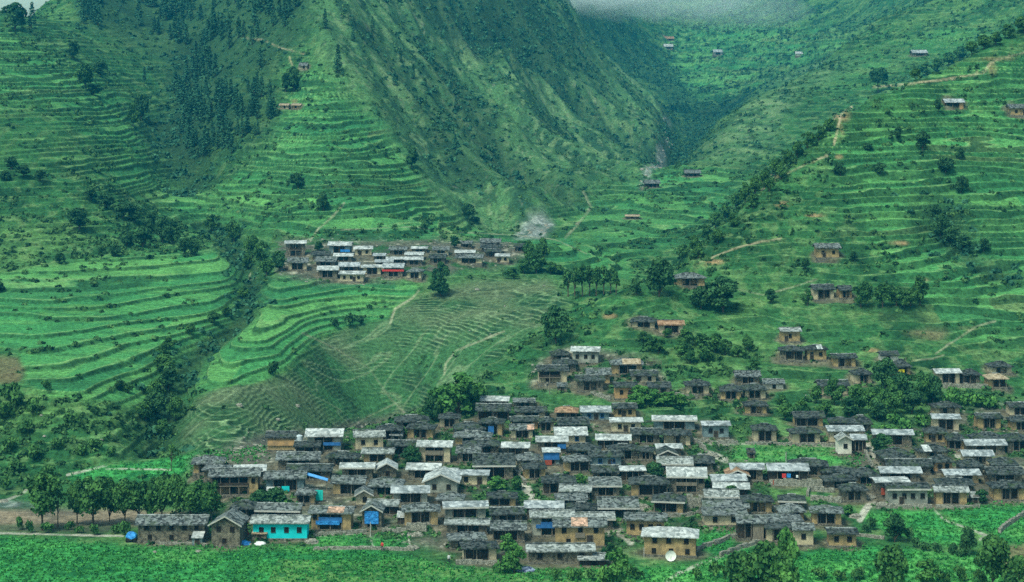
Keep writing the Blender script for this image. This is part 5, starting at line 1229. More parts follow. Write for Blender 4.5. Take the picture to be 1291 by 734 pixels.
T('dark', 360, 92, 116, 14, 'dark tree left beside the tall one on top of the spur')
T('dark', 1107, 85, 117, 29, 'lone umbrella-shaped dark tree on the crest of the right hill') if False else T('umbrella', 1107, 86, 117, 29, 'lone umbrella-shaped dark tree on the crest of the right hill')
for u, tp, b, w in [(1183, 124, 141, 10), (1163, 166, 190, 20), (1210, 186, 200, 14), (1192, 198, 218, 24), (1132, 160, 176, 12), (1211, 222, 244, 18), (1185, 270, 300, 22), (1200, 285, 308, 24), (1215, 296, 314, 20), (1240, 300, 316, 18), (1180, 258, 278, 18), (1075, 315, 330, 12), (1015, 325, 340, 12), (1060, 205, 222, 16), (1110, 205, 220, 18), (1095, 180, 190, 16)]:
    T('dark', u, tp, b, w, 'dark bushy tree scattered on the terraces of the right hill', 'dark bushy trees on the right hill terraces')
for u, tp, b, w in [(1291, 20, 42, 24), (1272, 30, 48, 20), (1255, 40, 56, 18), (1240, 44, 62, 18), (1225, 52, 68, 18), (1210, 58, 76, 18), (1196, 66, 82, 18), (1182, 74, 90, 16), (1168, 80, 96, 16), (1154, 86, 101, 14), (1045, 150, 166, 16), (1032, 158, 176, 16), (1018, 166, 186, 18), (1005, 178, 198, 18), (992, 188, 210, 18), (978, 200, 222, 18), (965, 212, 234, 18), (952, 222, 244, 16), (940, 230, 254, 18), (928, 242, 264, 16), (915, 256, 276, 16), (902, 268, 290, 16), (888, 282, 304, 18), (874, 296, 318, 18), (860, 308, 330, 18), (985, 210, 226, 16), (970, 224, 242, 16), (950, 244, 262, 16), (925, 268, 286, 16), (905, 288, 306, 16), (880, 310, 326, 16)]:
    T('round', u, tp, b, w, 'small tree in the line of trees along the right hill crest', 'line of small trees along the right hill crest')
# left side
T('dark', 19, 4, 38, 34, 'big dark tree at the upper left corner')
T('pine', 40, 2, 36, 14, 'pine beside the big dark tree at the upper left corner')
T('dark', 127, 76, 98, 20, 'dark tree, right one of two on the upper left terraces')
T('round', 108, 80, 112, 24, 'green tree, left one of two on the upper left terraces')
T('dark', 178, 118, 152, 22, 'dark tree at the edge of the side valley, upper left')
T('dark', 92, 52, 74, 16, 'dark tree on the uppermost left terraces')
T('round', 117, 106, 120, 26, 'wide low tree under the two trees of the upper left terraces')
T('round', 168, 130, 160, 16, 'green tree at the edge of the side valley, left of the dark one')
for u, tp, b, w in [(14, 198, 214, 18), (30, 208, 222, 20), (50, 214, 228, 20), (8, 215, 228, 16), (100, 262, 290, 26), (128, 310, 326, 14), (145, 308, 324, 16), (205, 272, 306, 22), (218, 278, 308, 24), (190, 268, 292, 20), (170, 258, 280, 22), (155, 255, 276, 24), (135, 244, 262, 24), (180, 285, 312, 24), (160, 290, 310, 22), (232, 300, 320, 22), (245, 302, 322, 18), (115, 235, 252, 20), (0, 355, 368, 18), (75, 318, 332, 14)]:
    T('dark', u, tp, b, w, 'dark bushy tree on the overgrown lower flank of the left hill', 'dark bushy trees on the left hill flank')
for gi_, (u, tp, b, w) in enumerate([(268, 266, 292, 26), (282, 268, 298, 26), (295, 274, 306, 26), (305, 285, 316, 24), (318, 292, 326, 26), (330, 300, 334, 28), (342, 305, 340, 30), (352, 312, 342, 28), (322, 322, 350, 26), (336, 322, 348, 28), (312, 315, 340, 22), (310, 348, 366, 22), (306, 358, 378, 22), (296, 370, 388, 22), (284, 382, 398, 22), (270, 390, 408, 24), (255, 398, 416, 26), (240, 404, 422, 24), (228, 412, 432, 24), (214, 420, 440, 26), (206, 428, 450, 26), (196, 436, 462, 30), (208, 446, 474, 32), (198, 458, 486, 34), (212, 462, 492, 32), (200, 476, 508, 36), (216, 482, 514, 32), (196, 494, 526, 36), (210, 505, 538, 34), (184, 505, 530, 30), (222, 500, 530, 26), (176, 514, 540, 28), (205, 528, 552, 30), (190, 535, 556, 26), (150, 478, 492, 20), (162, 484, 496, 16)]):
    if gi_ % 5 in (1, 3): continue
    w = w * .72 if tp < 440 else w * .85
    T('dark' if random.random() < .35 else 'round', u, tp + (4 if tp < 440 else 0), b, w, 'dense leafy tree in the wooded gully winding between the left fields', 'trees of the wooded gully on the left')
for u, tp, b, w in [(8, 480, 505, 30), (22, 490, 515, 30), (40, 500, 520, 26), (5, 505, 530, 26), (30, 525, 545, 28), (62, 478, 492, 20), (12, 550, 570, 28), (45, 560, 580, 30), (75, 548, 566, 24), (100, 560, 574, 24), (20, 580, 598, 26), (60, 585, 602, 22), (5, 600, 618, 20), (120, 552, 566, 22), (140, 562, 574, 20), (90, 520, 536, 22), (345, 455, 475, 16), (342, 462, 472, 12), (440, 395, 412, 22), (425, 400, 414, 18), (455, 398, 410, 16)]:
    T('bush_mid', u, tp, b, w, 'rounded bush on the overgrown bank below the left fields', 'rounded bushes below the left fields') if u < 300 else T('bush_dark', u, tp, b, w, 'dark bush at the edge between field and grazed slope', 'dark bushes at the grazed slope edge')
# pines of the upper left slopes
rp_ = random.Random(5); cnt = 0
fm = poly_mask([[(95, -20), (100, 30), (190, 40), (235, 60), (250, 90), (215, 110), (225, 165), (240, 200), (300, 195), (345, 150), (340, 110), (275, 110), (270, 70), (300, 60), (350, 50), (385, 20), (385, -20)]], 2)
while cnt < 230:
    u = rp_.uniform(96, 388); v = rp_.uniform(-10, 205)
    if float(samp(fm, np.array([u]), np.array([v]))[0]) < .5: continue
    if v < 40 and rp_.random() < .25: continue
    h = rp_.uniform(15, 30) * (1.0 if v > 0 else .9)
    T('pine', u, v - h, v, h * rp_.uniform(.34, .5), 'tall pine of the open pine wood on the upper left slopes', 'pines of the wood on the upper left slopes'); cnt += 1
for u, tp, b in [(426, 55, 92), (521, 80, 100), (445, 30, 52), (470, 20, 40), (410, 10, 36), (330, 95, 122), (328, 60, 86), (182, 84, 104), (498, 88, 108), (505, 60, 78), (537, 120, 134), (432, 85, 96), (574, 168, 188), (575, 120, 140), (585, 158, 172)]:
    T('pine', u, tp, b, (b - tp) * .36, 'single pine standing apart on the grassy mountain flank', 'single pines on the grassy mountain flank')

# ------------------------------------------------------------------ growth nobody could count
def runmin(a): return np.minimum.accumulate(a, axis=1)
vis = Vf <= runmin(Vf) + 8
inview = vis & (Ug > -60) & (Ug < 1350) & (Vf < 745) & (Vf > -60)
cellw = np.gradient(us)[:, None] / F * Dg; celld = Dg * np.gradient(lds)[None, :]; AREA = cellw * celld
def scatter(name, dens, templ_n, per, size, hs, leafm, label, cat, seed, maxn, sizef=None, tall=1.0):
    """dens: plants per square metre on the relief"""
    r_ = np.random.default_rng(seed); w = (dens * AREA * inview).ravel(); tot = float(w.sum()); n_ = int(min(tot, maxn))
    cs = np.cumsum(w); pk = np.searchsorted(cs, r_.uniform(0, cs[-1], n_)); i, k = np.unravel_index(pk, X.shape)
    i2 = np.clip(i + 1, 0, NU - 1); t = r_.uniform(0, 1, n_)
    px = X[i, k] * (1 - t) + X[i2, k] * t; py = Y[i, k] + r_.uniform(-.5, .5, n_) * celld[i, k]; pz = Z[i, k] * (1 - t) + Z[i2, k] * t
    sc = r_.uniform(size[0], size[1], n_) * (sizef[i, k] if sizef is not None else 1.0)
    out, lv = [], []
    tid = r_.integers(0, templ_n, n_)
    for q in range(templ_n):
        dd_ = r_.normal(size=(per, 3)); dd_ /= np.linalg.norm(dd_, axis=1, keepdims=True); dd_[:, 2] = np.abs(dd_[:, 2])
        rad = r_.uniform(.5, 1.0, per)[:, None]; c = dd_ * rad * np.array([1, 1, hs]); tv = leaf_quads(c, dd_, .42 if per < 20 else .34, r_)
        m = tid == q; nn = int(m.sum())
        if not nn: continue
        a = r_.uniform(0, 6.28, nn); ca, sa = np.cos(a)[:, None], np.sin(a)[:, None]; s = sc[m][:, None]
        vx = (tv[None, :, 0] * ca - tv[None, :, 1] * sa) * s + px[m][:, None]; vy = (tv[None, :, 0] * sa + tv[None, :, 1] * ca) * s + py[m][:, None]; vz = tv[None, :, 2] * s * tall + pz[m][:, None] - .05 * s
        out.append(np.stack([vx, vy, vz], -1).reshape(-1, 3)); br = r_.uniform(0, .8, nn)[:, None] + r_.normal(0, .12, (nn, per)); lv.append(np.clip(br, 0, 1).ravel())
    o = link(name, leaf_mesh(name, np.concatenate(out), np.concatenate(lv), LEAF[leafm])); tag(o, label, cat, kind='stuff')
    print(name, n_, 'wanted', int(tot)); return o
cl_ = smooth(0.0, .5, fbm(X / 22, Y / 22, 3, 171) + .2)
ris1 = smooth(.6, .75, f1) * (1 - smooth(.93, 1, f1)) * w1 + smooth(.6, .75, f3) * w3 + smooth(.75, .85, f2) * w2 * .5
nogo = (1 - MK['field']) * (1 - MK['sand']) * (1 - MK['gravel']) * smooth(345, 360, Y)
slope_d = (0.10 * MK['shrubby'] * (.3 + cl_) + 0.030 * cl_ + .10 * ris1 * (0.4 + cl_)) * (1 - MK['village']) * (1 - .9 * MK['graze']) * (1 - .7 * MK['mountain']) * (1 - .75 * MK['flat_crop'] * (1 - smooth(.8, .85, f2))) * nogo
slope_d *= np.where(Y < 420, 1.7, 1.0) * (1 - .7 * smooth(700, 1400, Y))
scatter('hillside_scrub', slope_d, 6, 16, (.45, 1.35), .8, 'scrub', 'low green scrub and weeds along the terrace walls and slopes', 'scrub', 401, 60000, sizef=1 + .8 * smooth(700, 1600, Y))
scatter('gully_thicket', (gull * .05 + MK['forest'] * .012) * nogo * (1 - MK['graze'] * .7), 5, 18, (.8, 1.9), .9, 'pine', 'dark thicket growing in the gullies and under the pines', 'thicket', 402, 9000)
md = (MK['mountain'] * (smooth(-.1, .5, -streak + .5 * N2) * .06 + .008) + MK['graze'] * .006 * cl_) * nogo + .022 * far * (1 - MK['crop']) * (1 - MK['mountain']) * cl_ * nogo
scatter('mountain_shrubs', md, 5, 10, (.5, 1.3), 1.1, 'scrub', 'sparse shrubs dotting the steep grassy mountain flanks', 'shrubs', 403, 30000, sizef=1 + .5 * smooth(900, 1800, Y))
fw = (MK['forest'] * (Ug > 420) * .018 + smooth(.1, .5, -streak + .3 * N1) * MK['mountain'] * .006 + far * .004 * (1 - MK['crop'] * .8) * cl_) * nogo
scatter('far_wood', fw, 6, 14, (1.0, 2.0), 1.9, 'pine', 'far-off dark woodland on the hazy mountainsides', 'woodland', 404, 9000, tall=1.2)
vd = MK['village'] * smooth(0.0, .3, N1 + .6 * N2) * .35 * (Y < 460)
scatter('village_weeds', vd, 5, 14, (.3, .9), .8, 'bright' if False else 'scrub', 'weeds and kitchen garden plants between the houses', 'weeds', 405, 9000)
fd = MK['field'] * np.where(Y < 345, 2.0, 1.2) * (Y < 400)
scatter('crop_plants', fd, 5, 7, (.22, .42), 1.1, 'crop', 'young crop plants covering the fields below the village', 'crops', 406, 34000)
# ------------------------------------------------------------------ walls, heaps, cloths, people and other small things
def stone_wall(pts, h, label, th=.5, name='stone_wall', group=None, m=None):
    r_ = random.Random(len(label) + int(pts[0][0])); mb = MB(); wp = [spot(u, v) for u, v in pts]
    for a, b in zip(wp[:-1], wp[1:]):
        L_ = math.hypot(b[0] - a[0], b[1] - a[1]); n_ = max(1, int(L_ / .8)); dx, dy = (b[0] - a[0]) / L_, (b[1] - a[1]) / L_
        for i in range(n_):
            t0, t1 = i / n_, (i + 1) / n_; p0 = Vector((a[0] + (b[0] - a[0]) * t0, a[1] + (b[1] - a[1]) * t0, 0)); p1 = Vector((a[0] + (b[0] - a[0]) * t1, a[1] + (b[1] - a[1]) * t1, 0))
            z = min(ground_z(p0.x, p0.y), ground_z(p1.x, p1.y)); hh = h * r_.uniform(.75, 1.15); w = th / 2 * r_.uniform(.8, 1.15); nx, ny = -dy * w, dx * w; e = .04
            q = [(p0.x - nx - dx * e, p0.y - ny - dy * e), (p1.x - nx, p1.y - ny), (p1.x + nx, p1.y + ny), (p0.x + nx - dx * e, p0.y + ny - dy * e)]
            b0 = len(mb.v); mb.v += [(x, y, z - .5) for x, y in q] + [(x, y, z + hh + r_.uniform(-.05, .05)) for x, y in q]
            mb.f += [(b0 + 4, b0 + 5, b0 + 6, b0 + 7), (b0, b0 + 1, b0 + 5, b0 + 4), (b0 + 1, b0 + 2, b0 + 6, b0 + 5), (b0 + 2, b0 + 3, b0 + 7, b0 + 6), (b0 + 3, b0, b0 + 4, b0 + 7)]
    o = mb.build(name, m or PALEST); tag(o, label, 'wall', group); return o
PALEST = mat('pale_field_stone', (0.30, 0.30, 0.26), scale=2.4, color2=(0.12, 0.125, 0.10), bump=0.9)
SW = stone_wall
SW([(872, 697), (890, 690), (905, 686), (920, 679), (934, 677)], .8, 'curved pale stone wall along the upper side of the bottom field path')
SW([(908, 702), (930, 693), (958, 684)], .7, 'straight pale stone wall along the lower side of the bottom field path')
SW([(970, 612), (1005, 613), (1037, 615)], 1.5, 'long grey stone wall below the house with laundry')
SW([(1018, 626), (1020, 619), (1052, 621)], .9, 'low stone wall round the small garden plot below the long grey wall')
SW([(1022, 631), (1061, 634)], 1.0, 'stone wall above the free-standing hip-roofed house on the lower right')
SW([(866, 640), (888, 641)], 2.2, 'tall stone retaining wall right of the large white balcony house')
SW([(842, 652), (862, 651), (884, 647)], .6, 'pale low wall along the walkway above the green plot')
SW([(395, 676), (430, 674), (462, 671)], .6, 'pale low wall edging the small field right of the turquoise house')
SW([(396, 693), (440, 692), (480, 693), (522, 694)], .5, 'long low pale wall between the big green field and the small plots')
SW([(482, 671), (512, 671)], .7, 'short stone wall in front of the blue-draped gable hut')
SW([(513, 668), (538, 670)], 1.4, 'grey rubble wall below the hip-roofed house above the left field')
SW([(885, 556), (900, 560), (930, 559)], .7, 'stone wall under the pale cyan house')
SW([(940, 560), (975, 561), (1052, 563)], .6, 'long pale wall at the top of the green garden')
SW([(1105, 641), (1150, 640), (1175, 641)], .7, 'stone wall in front of the long grey-fronted house at the right field')
SW([(1180, 640), (1205, 641), (1235, 640)], .6, 'low wall in front of the pale-roofed house at the right field')
SW([(1055, 678), (1085, 676), (1115, 680)], .6, 'stone wall running right from the lowest ochre house towards the dark tree')
SW([(575, 712), (602, 711), (628, 712)], .7, 'stone terrace wall under the dark house among the bushes')
SW([(850, 555), (880, 560), (890, 572)], 1.2, 'earthy retaining wall left below the pale cyan house')
SW([(640, 590), (655, 603), (662, 612)], 1.0, 'rough wall beside the upper end of the pale village lane')
SW([(1085, 560), (1092, 575), (1100, 590)], 1.0, 'stone wall along the left side of the pale lane below the cream gable tower')
SW([(1260, 672), (1275, 660), (1292, 650)], .9, 'dark hedge-topped wall climbing at the far right field edge')
SW([(200, 686), (235, 686), (262, 688)], .4, 'low rubble line at the foot of the long stone house')
SW([(805, 497), (835, 500), (880, 502)], .9, 'broken stone wall on the slope below the upper small houses')
SW([(745, 497), (770, 505)], .9, 'short leaning stone wall below the upper cluster of houses')
SW([(688, 488), (700, 478), (712, 472)], .7, 'pale rubble wall climbing between the upper cluster houses')
SW([(1180, 488), (1215, 489), (1245, 490)], 1.0, 'stone wall below the white roofed house on the right slope')
def blob(mbv, rx, ry, rz, r_, n1=9, n2=5):
    vs, fs = [], []
    for i in range(n2 + 1):
        th = math.pi / 2 * i / n2
        for j in range(n1):
            a = 2 * math.pi * j / n1; k = r_.uniform(.82, 1.12); vs.append((rx * math.cos(a) * math.cos(th) * k, ry * math.sin(a) * math.cos(th) * k, rz * math.sin(th) * k - .05))
    for i in range(n2):
        for j in range(n1): q = (j + 1) % n1; fs.append((i * n1 + j, i * n1 + q, (i + 1) * n1 + q, (i + 1) * n1 + j))
    return vs, fs
def heap(u, v, rx, ry, rz, m, name, label, cat):
    x, y, z = spot(u, v); vs, fs = blob(None, rx, ry, rz, random.Random(int(u * 7 + v))); me = bpy.data.meshes.new(name); me.from_pydata(vs, [], fs); me.materials.append(m)
    o = link(name, me); o.location = (x, y, ground_z(x, y)); tag(o, label, cat); return o
heap(308, 686, 1.3, .8, .7, TARPB, 'tarpaulin_heap', 'crumpled bright blue tarpaulin heap beside the small gable-fronted stone house', 'tarpaulin')
heap(309, 674, .8, .6, 1.0, mat('red_tarpaulin', (0.45, 0.05, 0.03)), 'tarpaulin_heap', 'crumpled red tarpaulin heap left of the turquoise house', 'tarpaulin')
heap(328, 686, 1.1, .7, .5, TARPW, 'sheet_heap', 'white sheets and rubbish heaped at the foot of the turquoise house', 'sheet')
heap(663, 720, 1.5, .8, .8, mat('blue_white_cover', (0.30, 0.38, 0.48), scale=2.5, color2=(0.03, 0.04, 0.12)), 'covered_heap', 'blue and white covered heap in the grass below the grey-roofed house', 'heap')
for u, v, s in [(393, 684, 1.4), (540, 662, 1.6), (520, 692, 1.2), (525, 675, 1.3), (1096, 628, 1.4), (1112, 637, 1.2), (897, 575, 1.8), (1078, 652, 1.3), (655, 594, 1.1), (812, 640, 1.2)]:
    heap(u, v, s, s * .7, .7, PALEST, 'rubble_heap', {393: 'pale rubble heap at the right corner of the turquoise house', 540: 'pale rubble heap before the grey hip-roofed house above the left field', 520: 'small stone heap at the path end by the little plots', 525: 'grey stone heap between the small plots and the rubble wall',
         1096: 'pale stone heap beside the red brown door at the lane', 1112: 'stone heap at the left end of the long grey-fronted house', 897: 'large pale boulder heap below the pale cyan house', 1078: 'white stones at the lower end of the pale lane', 655: 'stone heap at the head of the village lane', 812: 'pale stones on the walkway beside the wide dark hip roof'}[u], 'rubble')
for i, (u, v, s) in enumerate([(195, 697, .5), (178, 655, 1.2), (350, 530, .7), (302, 512, .9), (52, 524, .4), (56, 550, .4), (128, 555, .4), (200, 680, .0)]):
    if s: heap(u, v, s, s * .8, s * .8, PALEST, 'boulder', ['small white boulder in the green field below the long stone house', 'pale boulder at the end of the gravel bank', 'grey boulder on the grazed slope above the village', 'pale boulder right of the wooded gully foot', 'tiny white stone on the left bank, upper', 'tiny white stone on the left bank, lower', 'tiny white stone on the bank above the pale path'][i], 'boulder')
# cart under a blue tarpaulin
x, y, z = spot(166, 683); z = ground_z(x, y)
ct = empty('covered_cart', (x, y, z)); tag(ct, 'cart under a bright blue tarpaulin at the left end of the long stone house', 'cart')
MB().box(-.9, .9, -.7, .7, .35, .75).build('cart_bed', WOOD, ct)
vs, fs = blob(None, 1.15, .9, 1.05, random.Random(3)); me = bpy.data.meshes.new('tarpaulin'); me.from_pydata([(a, b, c + .7) for a, b, c in vs], [], fs); me.materials.append(TARPB); link('tarpaulin', me, ct)
for sx in (-.6, .6):
    for sy in (-.72, .72): MB().tube((sx, sy - .06, .33), (sx, sy + .06, .33), .33, .33, 12).build('wheel', mat('black_rubber', (0.02, 0.02, 0.02)), ct)
def flat_thing(u, v, w, h, m, name, label, cat, zoff=0.0, tilt=0.15, posts=True):
    x, y, z = spot(u, v); z = ground_z(x, y) + zoff
    o = empty(name, (x, y, z)); tag(o, label, cat); mb = MB(); n_ = 6; r_ = random.Random(int(u))
    for i in range(n_):
        x0, x1 = -w / 2 + w * i / n_, -w / 2 + w * (i + 1) / n_ - .005; mb.box(x0, x1, -.02 + r_.uniform(-.05, .05), .03 + .05, .25 + r_.uniform(0, .12), h)
    mb.build('cloth', m, o)
    for s in (-1, 1): MB().tube((s * w / 2, .1, -.4), (s * w / 2, .1, h + .1), .05, .04).build('pole', GREYWOOD, o)
flat_thing(402, 633, 1.5, 2.2, TARPC, 'hanging_tarpaulin', 'turquoise cloth hung up between poles beside the small slate house', 'tarpaulin')
# slanted blue awning
x, y, z = spot(398, 618); o = empty('slanted_awning', (x, y, ground_z(x, y))); tag(o, 'long slanted bright blue awning sloping down to the right among the left roofs', 'awning')
MB().slab([(-2.2, -.5, 3.2), (2.3, -.5, 1.9), (2.3, .5, 2.1), (-2.2, .5, 3.4)], .12).build('awning_sheet', mat('pale_blue_sheet', (0.10, 0.33, 0.70)), o)
for px_, h_ in ((-2.0, 3.1), (2.1, 1.9)): MB().tube((px_, 0, -.3), (px_, 0, h_), .07, .06).build('post', GREYWOOD, o)
# lean-to sheds
def shed(u0, u1, vb, h, rc, wm, label):
    u = (u0 + u1) / 2; x, y, z = spot(u, vb); w = (u1 - u0) * y / F; o = empty('lean_to_shed', (x, y + 1, ground_z(x, y))); tag(o, label, 'shed')
    MB().box(-w / 2 + .15, w / 2 - .15, -.9, 1.0, -.8, h).build('wall', wm, o); rb = MB(); roof_grid(rb, (-w / 2, -1.2, h), (w / 2, -1.2, h), (w / 2, 1.2, h + .55), (-w / 2, 1.2, h + .55), .1, .03, random.Random(4)); rb.build('roof', ROOFM[rc], o)
    door(o, 0, -.905, 0, .8)
shed(241, 256, 688, 1.4, 'metal', WALLM['cyan'], 'tiny lean-to shed with a white sheet roof against the long stone house')
shed(317, 337, 682, 1.3, 'tan', WALLM['stone'], 'low tan-topped lean-to in front of the turquoise house')
shed(500, 516, 661, 1.3, 'metal', WALLM['wood'], 'small open lean-to with a tilted white sheet left of the rubble heap house')
shed(1010, 1022, 668, 1.3, 'dark', WALLM['wood'], 'tiny dark shed between the narrow tan house and the lowest ochre house') if False else None
shed(942, 953, 578, 1.1, 'dark', WALLM['stone'], 'tiny dark shed in the green garden above the bluish roofs')
shed(1176, 1190, 640, 1.2, 'slate', WALLM['wood'], 'tiny shed left against the pale-roofed house at the right field') if False else None
shed(1224, 1236, 635, 1.2, 'pale', WALLM['stone'], 'small pale-roofed shed right of the pale-roofed house at the right field')
shed(702, 716, 495, 1.4, 'slate', WALLM['stone'], 'small grey shed below the upper cluster of houses')
# satellite dish
x, y, z = spot(845.5, 708); dz = ground_z(x, y); dsh = empty('satellite_dish', (x, y, dz)); tag(dsh, 'big round white satellite dish standing before the ochre white-roofed house', 'satellite dish')
vs, fs = [], []
for i in range(6):
    for j in range(24):
        r_ = .9 * i / 5; a = 2 * math.pi * j / 24; vs.append((r_ * math.cos(a), -.05 - .22 * (r_ / .9) ** 2, 1.0 + r_ * math.sin(a)))
for i in range(5):
    for j in range(24): q = (j + 1) % 24; fs.append((i * 24 + j, i * 24 + q, (i + 1) * 24 + q, (i + 1) * 24 + j))
me = bpy.data.meshes.new('reflector'); me.from_pydata(vs, [], fs); me.materials.append(mat('white_dish_paint', (0.72, 0.74, 0.72), var=.1, rough=.5)); link('reflector', me, dsh)
MB().tube((0, .1, -.3), (0, .05, 1.0), .06, .05).build('mast', GREYWOOD, dsh); MB().tube((0, -.05, .4), (0, -.75, .95), .025, .02).tube((0, -.72, .93), (0, -.8, 1.0), .07, .07).build('feed_arm', GREYWOOD, dsh)
# water tank
x, y, z = spot(378, 566); o = empty('water_tank', (x, y - 1, ground_z(x, y) + .0)); tag(o, 'round pale blue water tank on posts right of the orange-fronted house', 'water tank')
MB().tube((0, 0, 1.9), (0, 0, 2.9), .75, .7, 14).tube((0, 0, 2.9), (0, 0, 3.1), .7, .25, 14).build('tank', mat('pale_blue_plastic', (0.42, 0.50, 0.55), rough=.5), o)
for a, b in ((-.5, -.5), (.5, -.5), (-.5, .5), (.5, .5)): MB().tube((a, b, -.5), (a, b, 1.9), .07, .06).build('leg', GREYWOOD, o)
# laundry on the balcony
hl = [h for h in HOUSES if h['key'] == 'the house with red and blue laundry'][0]; hp = hl['o'].location
for k, (dx, m, lab) in enumerate([(-.9, CLOTHR, 'red cloth hanging on the balcony of the house with orange lower boards'), (0.0, TARPB, 'blue cloth hanging on the balcony right of the red cloth'), (1.6, TARPW, 'small white cloth hanging on the same balcony, rightmost')]):
    mb = MB(); w = .75 if k < 2 else .4
    for i in range(4): mb.box(-w / 2 + w * i / 4, -w / 2 + w * (i + 1) / 4 - .004, -.03 + .03 * (i % 2), .02 + .03 * (i % 2), 0, .8 if k < 2 else .5)
    o = mb.build('hanging_cloth', m); o.location = (hp.x + dx, hp.y - hl['hy'] - .42, hp.z + hl['H'] * .52); tag(o, lab, 'laundry')
# poles
for u, v, h, lab in [(991, 586, 2.6, 'pale upright pole rising behind the bluish roof with the laundry'), (693, 497, 4.5, 'thin pole beside the small grey shed of the upper cluster'), (467, 676, 2.4, 'pale wooden post at the head of the small field path'), (1016, 512, 2.6, 'thin pole on the overgrown slope above the garden'), (556, 522, 5.0, 'thin wooden pole in front of the bright leafy clump'), (812, 702, 1.5, 'short white post in the grass left of the ochre white-roofed house'), (1142, 470, 3.6, 'thin pole right of the yellow panel house')]:
    x, y, z = spot(u, v); o = MB().tube((0, 0, -.5), (0, 0, h), .09, .06).build('pole', TRIM if h < 3 else GREYWOOD); o.location = (x, y, ground_z(x, y)); tag(o, lab, 'pole')
# bamboo fence behind the half tan hip roof
x, y, z = spot(824, 462); o = empty('stick_fence', (x, y, ground_z(x, y))); tag(o, 'thin fence of upright sticks right of the half tan half grey roof', 'fence')
mb = MB(); 
for i in range(14): mb.box(-1.8 + i * .28, -1.74 + i * .28, -.03, .03, -.3, random.Random(i).uniform(1.3, 2.1))
mb.box(-1.85, 1.95, .031, .07, .7, .76); mb.box(-1.85, 1.95, .031, .07, 1.15, 1.21); mb.build('stick_panel', GREYWOOD, o)
# people
SKIN = mat('skin', (0.28, 0.15, 0.09), var=.1)
def person(u, v, shirt, trousers, label, rz=0.0):
    x, y, z = spot(u, v); gz = ground_z(x, y)
    J = [(0, 0, .92), (0, 0, 1.12), (0, 0, 1.36), (0, -.01, 1.47), (0, -.02, 1.60), (0, -.02, 1.70), (-.19, 0, 1.37), (-.25, -.02, 1.10), (-.23, -.12, .87), (.19, 0, 1.37), (.26, .03, 1.10), (.25, -.06, .86), (-.1, 0, .88), (-.12, -.06, .48), (-.12, .04, .07), (-.12, -.12, .04), (.1, 0, .88), (.11, .05, .48), (.12, .12, .07), (.12, -.03, .04), (-.22, -.19, .80), (.25, -.13, .79)]
    R_ = [.145, .14, .15, .055, .095, .075, .065, .045, .034, .065, .045, .034, .095, .06, .042, .035, .095, .06, .042, .035, .028, .028]
    E = [(0, 1), (1, 2), (2, 3), (3, 4), (4, 5), (2, 6), (6, 7), (7, 8), (2, 9), (9, 10), (10, 11), (0, 12), (12, 13), (13, 14), (14, 15), (0, 16), (16, 17), (17, 18), (18, 19), (8, 20), (11, 21)]
    me = bpy.data.meshes.new('person'); me.from_pydata(J, E, []); tmp = link('person', me)
    sk = tmp.modifiers.new('s', 'SKIN'); tmp.modifiers.new('d', 'SUBSURF').levels = 1
    for i, r_ in enumerate(R_): me.skin_vertices[0].data[i].radius = (r_, r_ * .85)
    me.skin_vertices[0].data[0].use_root = True
    dg = bpy.context.evaluated_depsgraph_get(); m2 = bpy.data.meshes.new_from_object(tmp.evaluated_get(dg)); bpy.data.objects.remove(tmp)
    for m in (SKIN, shirt, trousers): m2.materials.append(m)
    for p_ in m2.polygons:
        c = p_.center; p_.material_index = 0 if c.z > 1.44 or (abs(c.x) > .2 and c.z < .92) or c.z < .09 else (1 if c.z > .93 else 2); p_.use_smooth = True
    o = link('person', m2); o.location = (x, y, gz); o.rotation_euler = (0, 0, rz); tag(o, label, 'person')
    vs, fs = blob(None, .105, .115, .13, random.Random(2), 8, 3); hm = bpy.data.meshes.new('hair'); hm.from_pydata([(a, b + .01, c + 1.64) for a, b, c in vs], [], fs); hm.materials.append(DARKIN); link('hair', hm, o)
person(566, 711, TARPW, mat('dark_cloth', (0.03, 0.03, 0.05)), 'person in a white top left of the dark house among the bushes', .4)
person(482, 695, CLOTHR, mat('dark_cloth', (0.03, 0.03, 0.05)), 'person in red standing at the edge of the big green field', -.5)
person(1022, 706, TARPW, CLOTHR, 'person in white walking', .2) if False else None
# loose stones between the houses and in the river beds (far too many to count)
def stone_scatter(name, dens, size, label, seed, maxn):
    r_ = np.random.default_rng(seed); w = (dens * AREA * inview).ravel(); cs = np.cumsum(w); n_ = int(min(cs[-1], maxn)); pk = np.searchsorted(cs, r_.uniform(0, cs[-1], n_)); i, k = np.unravel_index(pk, X.shape)
    c = np.stack([X[i, k], Y[i, k] + r_.uniform(-.4, .4, n_) * celld[i, k], Z[i, k]], 1); s = r_.uniform(size[0], size[1], n_)
    cube = np.array([(-1, -1, -.5), (1, -1, -.5), (1, 1, -.5), (-1, 1, -.5), (-.7, -.7, .6), (.7, -.7, .6), (.7, .7, .6), (-.7, .7, .6)]); fc_ = np.array([(4, 5, 6, 7), (0, 1, 5, 4), (1, 2, 6, 5), (2, 3, 7, 6), (3, 0, 4, 7)])
    a = r_.uniform(0, 6.28, n_); vx = cube[None] * (r_.uniform(.6, 1.4, (n_, 1, 3))) * s[:, None, None]; ca, sa = np.cos(a)[:, None], np.sin(a)[:, None]
    V_ = np.stack([vx[..., 0] * ca - vx[..., 1] * sa, vx[..., 0] * sa + vx[..., 1] * ca, vx[..., 2]], -1) + c[:, None]
    f = (fc_[None] + (np.arange(n_) * 8)[:, None, None]).reshape(-1, 4); o = link(name, mesh_np(name, V_.reshape(-1, 3), f, PALEST)); tag(o, label, 'stones', kind='stuff'); print(name, n_)
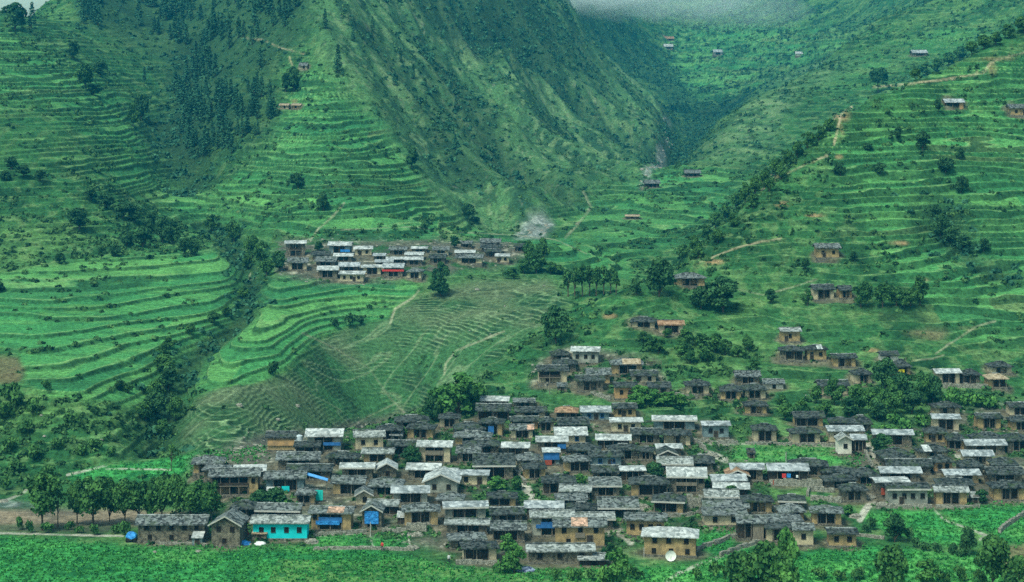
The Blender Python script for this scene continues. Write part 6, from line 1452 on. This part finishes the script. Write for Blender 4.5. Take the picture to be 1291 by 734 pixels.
stone_scatter('loose_stones', MK['village'] * .12 * smooth(-.1, .3, N2 - N1 * .5) * (Y < 640), (.12, .38), 'loose pale stones lying between the village houses', 501, 9000)
stone_scatter('river_boulders', MK['gravel'] * .05 + MK['graze'] * .0022, (.3, .9), 'pale boulders of the river bed and scattered stones on the slopes', 502, 5000)
# low cloud hanging against the far mountain: soft flattened bodies of mist
def mist(u, v, d, w, h, dens, label):
    rx = w / 2 * d / F; rz = h / 2 * d / F; r_ = random.Random(int(u)); n1, n2 = 28, 14; vs, fs = [], []
    for i in range(n2 + 1):
        th = math.pi * i / n2
        for j in range(n1):
            a = 2 * math.pi * j / n1; k = 1 + .16 * math.sin(3 * a + u) * math.sin(th) + .10 * math.sin(7 * a + th * 4); vs.append((rx * math.cos(a) * math.sin(th) * k, rx * .5 * math.sin(a) * math.sin(th) * k, rz * math.cos(th) * (1 + .2 * math.sin(5 * a + u * 2))))
    for i in range(n2):
        for j in range(n1): q = (j + 1) % n1; fs.append((i * n1 + j, (i + 1) * n1 + j, (i + 1) * n1 + q, i * n1 + q))
    me = bpy.data.meshes.new('mist_bank'); me.from_pydata(vs, [], fs); m = bpy.data.materials.new('mist'); m.use_nodes = True; nt = m.node_tree; nt.nodes.clear()
    oo = nt.nodes.new('ShaderNodeOutputMaterial'); pv = nt.nodes.new('ShaderNodeVolumePrincipled'); pv.inputs['Color'].default_value = (.84, .98, 1.0, 1); pv.inputs['Density'].default_value = dens; nt.links.new(pv.outputs[0], oo.inputs['Volume']); me.materials.append(m)
    o = link('mist_bank', me); o.location = ((u - UC) / F * d, d, (VH - v) / F * d); tag(o, label, 'mist', kind='stuff')
mist(752, -16, 1420, 230, 54, .014, 'dense white mist bank at the top edge against the far mountain')
mist(700, -6, 1400, 130, 34, .006, 'thin mist at the left end of the dense bank')
mist(835, -4, 1470, 260, 60, .0045, 'thin mist trailing along the top of the far valley')
mist(905, 6, 1500, 200, 62, .0030, 'faint veil of mist right of the thicker bank')
mist(960, 14, 1520, 150, 46, .0025, 'faint rightmost wisp of mist below the top edge')
mist(785, 8, 1450, 150, 40, .0030, 'low soft wisp of mist under the dense bank')
mist(-20, -10, 1080, 150, 60, .0070, 'pale mist in the upper left corner behind the big dark tree')
